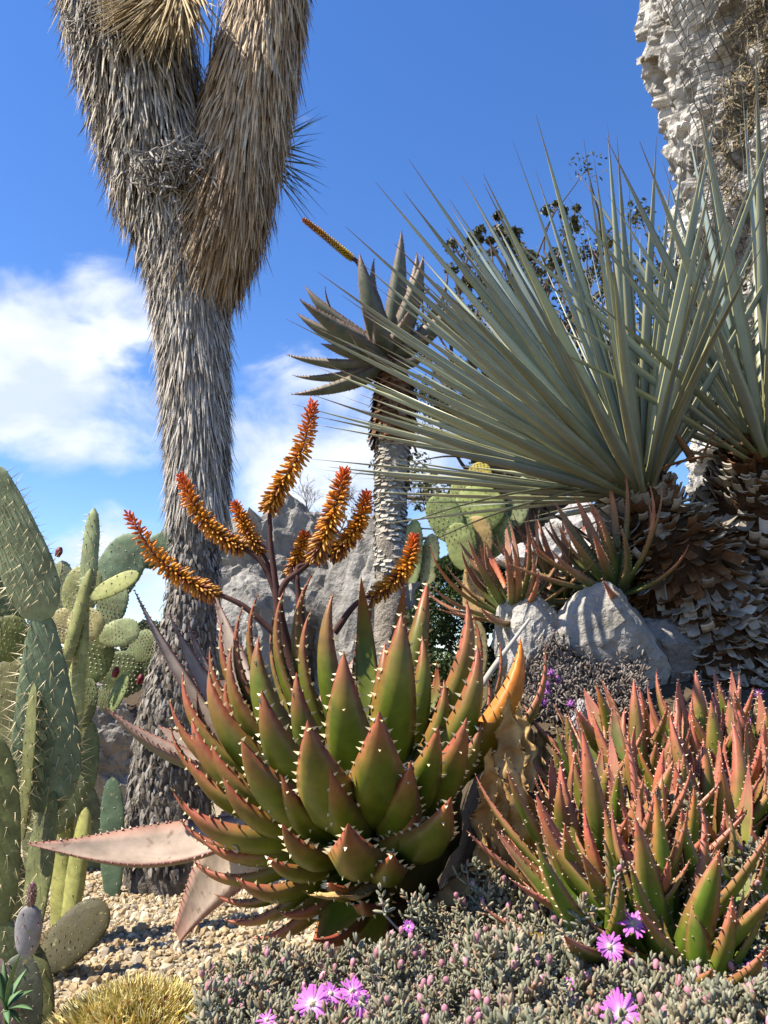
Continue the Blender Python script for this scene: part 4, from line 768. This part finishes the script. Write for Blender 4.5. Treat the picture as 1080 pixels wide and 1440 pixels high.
def rocks():
    S = lambda x, y, d: W(x, y, d)
    rock('limestone_rock', 'big flat faced grey limestone rock streaked with leaf shadows', S(868, 915, 1.93), (.17, .12, .19), 3, tilt=(.3, .35, .2), cuts=9, rough=.05, blk=.25, hmin=.3)
    rock('limestone_rock', 'dark grey limestone rock wedged under the ragged yucca trunk', S(945, 920, 1.98), (.11, .10, .17), 8, tilt=(.1, -.2, .5), cuts=18, rough=.08, col0=(.22, .21, .20), col1=(.38, .36, .34), blk=.3, hmin=.35)
    rock('limestone_rock', 'pale sunlit limestone rock beside the orange aloe leaf', S(755, 915, 1.95), (.095, .08, .15), 12, tilt=(.1, .35, -.2), cuts=18, rough=.12, col0=(.42, .40, .37), col1=(.66, .64, .60), blk=.35, hmin=.35)
    rock('limestone_rock', 'small pale rock at the foot of the pink tipped aloe', S(725, 900, 2.0), (.06, .055, .10), 15, sub=4, cuts=12)
    rock('limestone_rock', 'small pale angular stone behind the withered aloe leaves', S(812, 1010, 1.7), (.022, .02, .045), 19, sub=4, tilt=(0, .3, 0), cuts=10, col0=(.45, .43, .42), col1=(.62, .60, .58))
    rock('boulder', 'grey boulder outcrop behind the orange flower spikes', S(455, 865, 7.4), (1.25, .8, 1.3), 23, sub=6, rough=.22, cuts=22, fine=3, tilt=(0, 0, .4), col0=(.24, .23, .215), col1=(.44, .42, .39), blk=.45, hmin=.4)
    rock('boulder', 'lower grey boulder at the foot of the outcrop near the yucca trunk', S(360, 860, 6.9), (.62, .5, .95), 24, sub=5, rough=.15, cuts=18, fine=3, col0=(.26, .25, .23), col1=(.46, .44, .41), blk=.45, hmin=.4)
    rock('boulder', 'shaded boulder beside the pale flaking trunk', S(540, 905, 7.0), (.62, .5, 1.25), 25, sub=5, rough=.15, cuts=18, fine=3, col0=(.24, .23, .215), col1=(.42, .40, .37), blk=.45, hmin=.4)
    rock('boulder', 'low grey boulder behind the cacti and the shaggy yucca trunk', S(150, 1070, 5.6), (.62, .5, .62), 31, sub=6, rough=.2, cuts=16, fine=4, col0=(.22, .20, .18), col1=(.46, .43, .39), blk=.45, hmin=.4)
    rock('boulder', 'rough grey rock face behind the narrow aloes', S(825, 790, 3.6), (.42, .35, .36), 35, sub=5, rough=.2, cuts=14, fine=5, col0=(.30, .29, .28), col1=(.52, .50, .48))
    rock('boulder', 'low dim boulder behind the big green aloe under the leafy shrub', S(600, 1045, 5.6), (.9, .5, .62), 44, sub=5, rough=.15, cuts=16, fine=4, col0=(.22, .20, .18), col1=(.40, .37, .33), blk=.45, hmin=.4)
    # the cliff pillar at the upper right
    D = 9.0; n, m = 340, 320; zs = np.linspace(-.5, 13.5, n); th = np.linspace(0, 2*np.pi, m, endpoint=False)
    c = W(1280, 300, D); Z, TH = np.meshgrid(zs, th, indexing='ij')
    rx = np.interp(Z, [0, 2.5, 4.5, 6, 7.5, 9, 11, 14], [3.1, 2.6, 2.15, 2.1, 2.2, 2.05, 2.35, 2.3]); ry = rx*.9
    dirv = np.stack([np.cos(TH), np.sin(TH), Z*0], -1); pos = np.stack([c[0]+dirv[..., 0]*rx, D+1.6+dirv[..., 1]*ry, Z], -1)
    q = pos*np.array([.8, .8, .6]); big = fbm(q, 4, 51); rid = 1-np.abs(fbm(pos*np.array([1.4, 1.4, .7]), 4, 55))*2; fine = fbm(pos*4, 4, 58)
    cell = np.floor(fbm(pos*np.array([1.1, 1.1, .8]), 2, 61)*6)/6
    blk = blocky(pos*np.array([1.5, 1.5, 1.1]), 71)*.34+blocky(pos*np.array([4.2, 4.2, 3.4]), 72)*.13; disp = .30*big+.12*rid+.10*fine+.05*fbm(pos*11, 3, 77)+blk*.6; pos = pos+dirv*disp[..., None]
    col = mixc((.34, .32, .285), (.76, .725, .665), np.clip(.55+fine*.9+.5*(rid-.5), 0, 1)); veg = sstep(.1, .35, fbm(pos*np.array([1.2, 1.2, .5]), 3, 66)+.35*sstep(c[0]-1.3, c[0]-.6, pos[..., 0])-.12)
    col = mixc(col, np.array([.20, .16, .10]), veg*.75)
    a = Acc(); a.add(pos, grid_faces(n, m), col); o = obj('cliff', a, M['cliff'], origin=(c[0], D+1.6, -.5), smooth=False); tag(o, 'tall pale limestone cliff pillar under wire netting', 'cliff')
    # rockfall netting: vertical and horizontal wires lying on the face
    b = Acc(); off = pos+dirv*.14; sel_t = [j for j in range(m) if 195 <= j*360/m <= 300]
    def wire(pts, r):
        p = np.asarray(pts); t_, s_, n_ = frames(p); rg = np.array([0, 2.1, 4.2]); v = p[:, None]+r*(s_[:, None]*np.cos(rg)[None, :, None]+n_[:, None]*np.sin(rg)[None, :, None]); b.add(v, grid_faces(len(p), 3), (.05, .045, .04))
    sm = off.copy()
    for _ in range(10): sm[1:-1] = np.maximum(0, 1)*(sm[:-2]+sm[1:-1]+sm[2:])/3
    for j in sel_t[::3]: wire(sm[136::2, j], .0075)
    for i in range(136, n, 3): wire(sm[i, sel_t[0]:sel_t[-1]+1:2], .0075)
    for (i0, j0, i1, j1) in ((225, 226, 120, 262), (228, 236, 130, 250), (215, 240, 175, 230), (226, 262, 150, 285), (205, 258, 150, 268)):
        ii = np.linspace(i0, i1, 30); jj = np.linspace(j0, j1, 30)*m/360; wire([sm[int(x*n/230), int(y) % m] for x, y in zip(ii, jj)], .016)
    net = obj('netting', b, M['wire'], o, kind='stuff')
    # dry hanging plants on the face
    r = np.random.default_rng(77); a = Acc(); K = 9000; ii = r.integers(120, n-1, K); jj = (r.normal(229, 9, K)+8*np.sin(ii*.05))*m/360; jj = jj.astype(int) % m
    kp = fbm(pos[ii, jj]*np.array([1., 1., .5]), 3, 81) > -.12; ii, jj = ii[kp], jj[kp]; K = len(ii); P0 = pos[ii, jj]+dirv[ii, jj]*.03
    strips(a, P0, np.array([0, 0, -.5])+r.normal(0, .6, (K, 3))+dirv[ii, jj]*.4, dirv[ii, jj], r.uniform(.08, .26, K), r.uniform(.01, .03, K), mixc((.17, .13, .07), (.42, .34, .20), r.random(K))); obj('dry_plants', a, M['thatch'], o, kind='stuff', smooth=False)
rocks()

# ------------------------------------------------------------------ background trees and shrubs
def leaf_cloud(acc, centres, rads, n, size, cols, flat=.7, seed=0):
    r = np.random.default_rng(seed); k = r.integers(0, len(centres), n); u = r.normal(size=(n, 3)); u = u*np.minimum(1, 1.45/np.linalg.norm(u, axis=1, keepdims=True))*.52
    pos = np.asarray(centres)[k]+u*np.asarray(rads)[k][:, None]*np.array([1, 1, flat]); Q = np.linalg.qr(r.normal(size=(n, 3, 3)))[0]
    sc = size*r.uniform(.6, 1.3, n); mats = Q*(sc[:, None, None]*np.array([1, .42, .42]))
    tv = np.array([[-.5, 0, 0], [0, .5, .12], [.5, 0, 0], [0, -.5, .12]]); acc.many(tv, np.array([[0, 1, 2, 3]]), mats, pos, mixc(cols[0], cols[1], r.random(n))*r.uniform(.8, 1.2, (n, 1)))
def branches(acc, base, tips, r0, col, seed=0, jit=.15):
    r = np.random.default_rng(seed)
    for t in tips:
        a, b = np.asarray(base), np.asarray(t); L = np.linalg.norm(b-a); mid1 = a+(b-a)*.35+r.normal(0, jit*.5, 3)*L+np.array([0, 0, .08*L]); mid2 = a+(b-a)*.7+r.normal(0, jit*.5, 3)*L
        tube(acc, [a, mid1, mid2, b], [r0, r0*.6, r0*.35, r0*.12], 6, 12, col, cap=False)
def tree(name, label, base, trunk_top, clumps, n, size, cols, r0=.08, seed=0, cat='tree', mat='leaf', group=None):
    t = thing(name, label, cat, base, group); a = Acc(); base = np.asarray(base, float); tube(a, [base-np.array([0, 0, .1]), (base+trunk_top)/2, trunk_top], [r0, r0*.8, r0*.6], 10, 12, (.11, .085, .065), wob=.3); branches(a, trunk_top, [c for c, r in clumps[::6]], r0*.22, (.11, .085, .065), seed); branches(a, (base+trunk_top)/2, [c for c, r in clumps[::3]], r0*.4, (.11, .085, .065), seed+1)
    obj('trunk', a, M['twig'], t); c = Acc(); leaf_cloud(c, [x for x, r in clumps], [r for x, r in clumps], n, size, cols, seed=seed); obj('crown', c, M[mat], t, kind='stuff'); return t
def greenery():
    D = 6.4; r = np.random.default_rng(3)
    pts = [(x+dx, y+dy, q*.6) for (x, y, q) in [(668, 345, 16), (692, 330, 16), (655, 385, 22), (725, 365, 24), (765, 345, 20), (788, 310, 14), (700, 410, 32), (640, 440, 30), (760, 380, 45), (810, 380, 32), (850, 390, 36), (830, 400, 60), (890, 380, 50), (930, 350, 45), (960, 380, 50), (690, 470, 50), (640, 520, 44), (620, 590, 44), (700, 560, 60), (760, 470, 60), (610, 640, 40), (650, 650, 50), (720, 640, 60), (800, 520, 70), (880, 450, 70), (960, 450, 70), (800, 620, 70), (600, 560, 30), (590, 690, 34)] for (dx, dy) in r.normal(0, 1, (7, 2))*q*1.0]
    cl = [(W(x, y, D+r.uniform(-.7, .7)), q*pm(450, D)*.95) for x, y, q in pts]
    b = W(760, 900, D); z = float(ground_z(b[0], D))
    tree('evergreen_tree', 'dark small leaved evergreen tree behind the blue yucca', (b[0], D, z), W(750, 650, D), cl, 13000, .055, ((.05, .06, .022), (.13, .125, .05)), .12, 4)
    # dense shrub beneath the pale flaking trunk
    pts = [(600, 800, 34), (640, 800, 34), (690, 800, 38), (620, 840, 46), (670, 830, 50), (720, 800, 46), (745, 780, 34), (600, 880, 50), (650, 890, 50), (700, 870, 40), (745, 830, 34), (610, 940, 50), (660, 950, 50), (710, 930, 46), (580, 900, 40), (585, 960, 50)]
    Ds = 4.4; cl = [(W(x, y, Ds+r.uniform(-.35, .35)), q*pm(800, Ds)*1.0) for x, y, q in pts]; b = W(665, 960, Ds); z = float(ground_z(b[0], Ds))
    tree('leafy_shrub', 'dark green feathery shrub between the pale trunk and the pale rocks', (b[0], Ds, z), W(665, 880, Ds), cl, 30000, .028, ((.025, .055, .012), (.075, .115, .025)), .03, 6, 'shrub')
    # bare twiggy shrub above the boulder
    t0 = W(500, 800, 7.6); z = float(ground_z(t0[0], 7.6)); t = thing('bare_shrub', 'leafless grey twiggy shrub above the grey boulder', 'shrub', (t0[0], 8.6, z)); a = Acc()
    def grow(p, d, L, r_, lv):
        q = p+d*L; m_ = (p+q)/2+r.normal(0, .06*L, 3); tube(a, [p, m_, q], [r_, r_*.65], 4, 5, (.20, .17, .15), cap=False)
        if lv:
            for _ in range(3 if lv > 1 else 4): grow(p+(q-p)*r.uniform(.5, 1), nrm(d+r.normal(0, .5, 3)+np.array([0, 0, .18])), L*r.uniform(.55, .8), r_*.6, lv-1)
    for x in (440, 470, 500, 530, 550): b_ = W(x, 770, 8.6+r.uniform(-.2, .3)); grow(b_, nrm(np.array([r.uniform(-.4, .4), 0, 1.])), .40, .011, 4)
    tube(a, [np.array([t0[0], 8.6, z-.1]), W(500, 765, 8.6)], [.05, .03], 6, 6, (.2, .17, .15)); obj('twigs', a, M['twig'], t, kind='stuff')
    # low greenery far left, under the sky gap
    for i, (x, y, d, q, lab) in enumerate([(200, 905, 7.5, 40, 'hazy grey green bush beyond the pale cactus pads'), (60, 1000, 6.5, 90, 'dull olive bush filling the space behind the cacti'), (-60, 930, 7.0, 90, 'dull olive bush beyond the big spiny cactus')]):
        c0 = W(x, y, d); z = float(ground_z(c0[0], d)); cl = [(c0+r.normal(0, 1, 3)*np.array([.8, .5, .5])*q*pm(900, d)*.6, q*pm(900, d)*.5) for _ in range(9)]; cl += [(np.array([c0[0]+r.normal(0, .3), d, z+.3]), q*pm(900, d)*.5) for _ in range(4)]
        tree('bush', lab, (c0[0], d, z), c0-np.array([0, 0, .2]), cl, 5000, .05, ((.06, .08, .035), (.13, .15, .07)), .03, 60+i, 'bush')
greenery()

# ------------------------------------------------------------------ low ice plant mat with purple flowers
def ice_plant():
    r = np.random.default_rng(12)
    sh = []                                                     # shoots: base position, direction, size
    def mat_height(px): return np.interp(px, [280, 330, 420, 520, 580, 640, 720, 780, 860, 960, 1090], [1380, 1358, 1360, 1338, 1300, 1275, 1252, 1305, 1358, 1362, 1285])
    tries = 0
    while len(sh) < 2700 and tries < 60000:
        tries += 1; px = r.uniform(285, 1120); py = r.uniform(1215, 1520); top = mat_height(px)+r.normal(0, 10)
        if py < top: continue
        d = np.interp(py, [1230, 1300, 1360, 1440, 1520], [1.36, 1.24, 1.10, .93, .82])+r.normal(0, .02)
        if px < 520: d = np.interp(py, [1340, 1440, 1520], [1.28, 1.02, .9])+r.normal(0, .02)
        q = W(px, py, d); lump = float(fbm(np.array([q[0]*14, q[1]*14, 0.]), 2, 91)); q[2] += .028*lump; sh.append((q, r.uniform(.65, 1.15)*(1+.5*lump), 0))
    for (x0, y0, x1, y1, d, n) in ((985, 1215, 955, 1120, 1.26, 22), (1060, 1330, 1075, 1180, 1.15, 40), (970, 1290, 1000, 1210, 1.16, 24), (1040, 1260, 1060, 1200, 1.2, 14), (880, 1300, 860, 1230, 1.14, 20), (820, 1330, 815, 1270, 1.1, 14), (700, 1290, 690, 1215, 1.3, 14), (590, 1290, 575, 1262, 1.22, 8)):
        for _ in range(n): f = r.random(); sh.append((W(x0+(x1-x0)*f+r.normal(0, 12), y0+(y1-y0)*f+r.normal(0, 6), d+r.normal(0, .015)), r.uniform(.8, 1.2), 1))
    # fleshy leaf: plump finger
    tv = np.array([(rr*math.cos(k*math.pi*2/5), rr*math.sin(k*math.pi*2/5)*.85, z) for z, rr in ((0, .55), (.35, 1.), (.8, .9), (1, .15)) for k in range(5)]); tf = grid_faces(4, 5)
    pos, mats, cols = [], [], []; a = Acc()
    for (p, sc, kind) in sh:
        ax = nrm(np.array([r.normal(0, .45), r.normal(-.15, .4), 1.])); s1 = nrm(np.cross(ax, [.3, 1., 0])); s2 = np.cross(ax, s1); L = .030*sc
        hue = r.random(); base = mixc((.19, .195, .115), (.37, .355, .25), hue); base = base*np.array([1.12, .98, .95]) if r.random() < .3 else base
        lv = 4
        for i in range(lv):
            for k in range(3 if i else 4):
                ph = i*.9+k*2*math.pi/(3 if i else 4)+r.normal(0, .25); o_ = s1*math.cos(ph)+s2*math.sin(ph); f = i/(lv-1); inc = .25+1.0*f+r.normal(0, .15); d_ = nrm(o_*math.cos(inc)+ax*math.sin(inc))
                ln = .0145*sc*r.uniform(.75, 1.25)*(1-.3*f); wd = .0022*sc*r.uniform(.8, 1.2); e1 = nrm(np.cross(d_, ax+.01)); e2 = np.cross(d_, e1)
                pos.append(p+ax*L*(f-.6)); mats.append(np.stack([e1*wd, e2*wd, d_*ln], 1)); cols.append(base*r.uniform(.85, 1.15)*(np.array([1.25, .9, .85]) if r.random() < .1 else 1))
        if r.random() < .12:                                   # closed pink bud
            pos.append(p+ax*L*.4); mats.append(np.stack([s1*.0042, s2*.0042, ax*.012], 1)); cols.append(np.array([.62, .28, .34])*r.uniform(.7, 1.2))
    a.many(tv, tf, np.array(mats), np.array(pos), np.array(cols))
    # pale woody stems under the leaves
    for i in range(0, len(sh), 2):
        p = sh[i][0]; tube(a, [p+np.array([r.normal(0, .03), r.normal(.02, .02), -.07]), p+np.array([r.normal(0, .01), 0, -.03]), p], [.0018, .0013], 4, 4, (.36, .32, .28), cap=False)
    c0 = W(700, 1400, 1.02); o = obj('ice_plant', a, M['succ'], origin=(c0[0], c0[1], float(ground_z(c0[0], c0[1])))); tag(o, 'low grey green ice plant mat dotted with magenta flowers', 'ice plant'); o['kind'] = 'stuff'
    # flowers
    for (x, y, d, rad, nx) in [(778, 1236, 1.24, .023, (.1, -.45, 1)), (890, 1300, 1.10, .024, (-.1, -.6, 1)), (858, 1332, 1.06, .020, (-.3, -.9, .4)), (873, 1428, .90, .026, (0, -.75, .8)), (440, 1412, 1.02, .026, (-.4, -.8, .6)), (495, 1395, 1.05, .020, (.1, -.7, .7)), (507, 1412, 1.04, .018, (.3, -.8, .5)), (553, 1357, 1.12, .017, (-.2, -.3, 1)), (574, 1303, 1.2, .010, (0, -.9, .5)), (465, 1398, 1.04, .016, (.2, -.6, .8)), (375, 1436, .98, .014, (0, -.4, 1)), (1060, 1365, 1.0, .012, (.2, -.7, .6)), (800, 1385, 1.0, .010, (0, -.6, .8))]:
        rad = rad*.86; p = W(x, y, d-.02); n0 = nrm(np.array(nx, float)); s1 = nrm(np.cross(n0, [.2, 1, .3])); s2 = np.cross(n0, s1); f = Acc(); n = 30
        for k in range(n):
            ph = k*2*math.pi/n*1.0+r.normal(0, .05); u = s1*math.cos(ph)+s2*math.sin(ph); sd = np.cross(n0, u); L = rad*r.uniform(.72, 1.08); w = rad*.085; lift = r.uniform(-.05, .55)
            tt = np.array([.12, .5, .85, 1.]); wd = np.array([.5, .9, 1., .45])*w; cc = p+u*(L*tt)[:, None]+n0*(L*(lift*tt-.12*tt**2))[:, None]
            v = np.stack([cc-sd*wd[:, None], cc+n0*w*.35, cc+sd*wd[:, None]], 1); col = mixc((.95, .80, .92), (.78, .20, .78), np.clip((tt-.15)/.4, 0, 1)); f.add(v, grid_faces(4, 3, False), np.repeat(col, 3, 0))
        fo = obj('flower', f, M['petal'], o); g = Acc(); n2 = 40; u = nrm(RNG.normal(size=(n2, 3))*np.array([1, 1, 1])+n0*1.6); cones(g, np.tile(p, (n2, 1)), u, .0016, rad*.32, (.88, .82, .62)); v_, f_ = ICO[4]; g.add(v_*rad*.17+p+n0*rad*.06, f_, (.80, .72, .42)); obj('stamens', g, M['petal'], fo)
ice_plant()
def dry_cover():
    """brown twiggy ground cover with violet flowers at the foot of the rocks"""
    r = np.random.default_rng(5); a = Acc(); pos = []
    for (x0, x1, y0, y1, d0, d1, n) in ((770, 900, 905, 1010, 1.88, 1.72, 520), (930, 1090, 940, 1080, 2.0, 1.75, 600), (740, 800, 930, 1010, 1.85, 1.75, 120), (960, 1100, 870, 960, 2.1, 1.95, 260)):
        for _ in range(n): f = r.random(); pos.append(W(r.uniform(x0, x1), y0+(y1-y0)*f, d0+(d1-d0)*f+r.normal(0, .02)))
    pos = np.array(pos); K = len(pos); tv = np.array([(rr*math.cos(k*math.pi*2/5), rr*math.sin(k*math.pi*2/5), z) for z, rr in ((0, .5), (.4, 1.), (.9, .7), (1, .1)) for k in range(5)]); 
    rep = 5; P = np.repeat(pos, rep, 0)+r.normal(0, .012, (K*rep, 3)); dr = nrm(r.normal(0, .7, (K*rep, 3))+np.array([0, -.3, .8])); e1 = nrm(np.cross(dr, [.2, 1, .4])); e2 = np.cross(dr, e1); ln = r.uniform(.008, .016, K*rep)
    a.many(tv, grid_faces(4, 5), np.stack([e1*.0026, e2*.0026, dr*ln[:, None]], -1), P, mixc((.13, .10, .085), (.30, .26, .22), r.random(K*rep)))
    for p in pos[::3]: tube(a, [p+np.array([r.normal(0, .02), .02, -.06]), p], [.002, .0012], 4, 3, (.22, .17, .14), cap=False)
    c0 = W(830, 960, 1.8); o = obj('dry_ground_cover', a, M['succ'], origin=(c0[0], c0[1], c0[2]-.05)); o['kind'] = 'stuff'; tag(o, 'brownish twiggy ground cover with a few violet flowers below the rocks', 'ground cover')
    for (x, y, d) in ((768, 965, 1.74), (775, 948, 1.75), (760, 985, 1.72), (765, 990, 1.72), (803, 992, 1.7), (1068, 977, 1.72), (1058, 1017, 1.68), (1045, 1020, 1.68), (770, 975, 1.74), (785, 958, 1.76)):
        p = W(x, y, d); f = Acc(); n = 26; u = nrm(RNG.normal(size=(n, 3))+np.array([0, -.8, .6])); cones(f, np.tile(p, (n, 1)), u, .0024, .015, mixc((.40, .12, .55), (.62, .22, .66), RNG.random(n))); obj('flower', f, M['petal'], o)
dry_cover()
def tufts():
    r = np.random.default_rng(8)
    C = W(190, 1445, 2.35); z = float(ground_z(C[0], C[1])); t = thing('grass_tuft', 'low mound of yellow spiky grass on the gravel', 'grass', (C[0], C[1], z)); n = 7000
    u = r.uniform(-1, 1, (n, 2)); k = (u**2).sum(1) < 1; u = u[k]; n = len(u); org = np.stack([C[0]+u[:, 0]*.22, C[1]+u[:, 1]*.18, z+.04+.10*(1-(u**2).sum(1))], 1)
    dr = np.stack([u[:, 0]*.9, u[:, 1]*.7-.2, np.full(n, .8)], 1)+r.normal(0, .35, (n, 3)); a = Acc(); col = mixc((.85, .68, .18), (1.0, .92, .55), r.random(n)); gsel = r.random(n) < .15; col[gsel] = (.30, .30, .07); rs = r.random(n) < .08; col[rs] = (.42, .18, .08)
    strips(a, org, dr, nrm(r.normal(size=(n, 3))), r.uniform(.03, .065, n), r.uniform(.003, .0055, n), col); obj('blades', a, M['thatch'], t, kind='stuff', smooth=False)
    m = Acc(); v, f = ICO[4]; m.add(v*np.array([.22, .18, .10])+np.array([C[0], C[1], z+.03]), f, (.32, .24, .07)); obj('mound', m, M['soil'], t)
    # green sprig in the corner
    C = W(8, 1420, 2.05); z = float(ground_z(C[0], C[1])); t = thing('green_sprig', 'fresh green narrow leaved sprig in front of the corner cactus', 'plant', (C[0], C[1], z)); a = Acc(); tube(a, [(C[0], C[1], z-.03), (C[0]+.01, C[1], (z+C[2])/2), C], [.008, .005], 6, 10, (.10, .13, .05)); obj('stem', a, M['twig'], t)
    for i, (x, y) in enumerate(((30, 1340), (38, 1362), (32, 1392), (48, 1392), (46, 1420), (20, 1425), (-10, 1350), (-20, 1390), (12, 1440), (28, 1440), (5, 1350))):
        T = W(x, y, 2.05+r.uniform(-.12, .08)); d = nrm(T-C); L = np.linalg.norm(T-C); n0 = nrm(np.cross(np.cross(d, [0, 0, 1.]), d)+np.array([0, -.3, 0])); g = leaf_geo([C, C+d*L*.5+n0*.02, T], n0, .016, .08, .2, 8, 2, lambda q: np.sin(np.pi*np.clip(q*.93+.07, 0, 1))**.7); b = Acc(); b.add(g['v'], g['f'], np.array([.16, .30, .12])*r.uniform(.8, 1.2)); obj('leaf', b, M['leaf'], t)
    # small yellow tuft left of the ice plants
    C = W(345, 1390, 1.25); z = C[2]-.04; t = thing('grass_tuft', 'small yellow grass tuft poking up beside the grey green ice plant', 'grass', (C[0], C[1], z)); n = 90; dr = np.stack([r.normal(0, .5, n), r.normal(0, .4, n), np.full(n, .8)], 1); a = Acc(); strips(a, np.tile([C[0], C[1], z], (n, 1))+r.normal(0, .012, (n, 3)), dr, nrm(r.normal(size=(n, 3))), r.uniform(.04, .08, n), r.uniform(.002, .004, n), mixc((.45, .42, .10), (.60, .55, .2), r.random(n))); obj('blades', a, M['thatch'], t, smooth=False, kind='stuff')
    # dry grey stalk lying across the pale rock and behind the orange leaf
    a = Acc(); tube(a, [W(652, 1010, 1.70), W(690, 945, 1.72), W(745, 870, 1.76)], [.007, .006, .004], 7, 20, (.50, .47, .42), wob=.35); o = obj('dry_stalk', a, M['wood'], origin=W(652, 1010, 1.70)); tag(o, 'dry whitish stalk leaning along the orange aloe leaf', 'stalk')
tufts()
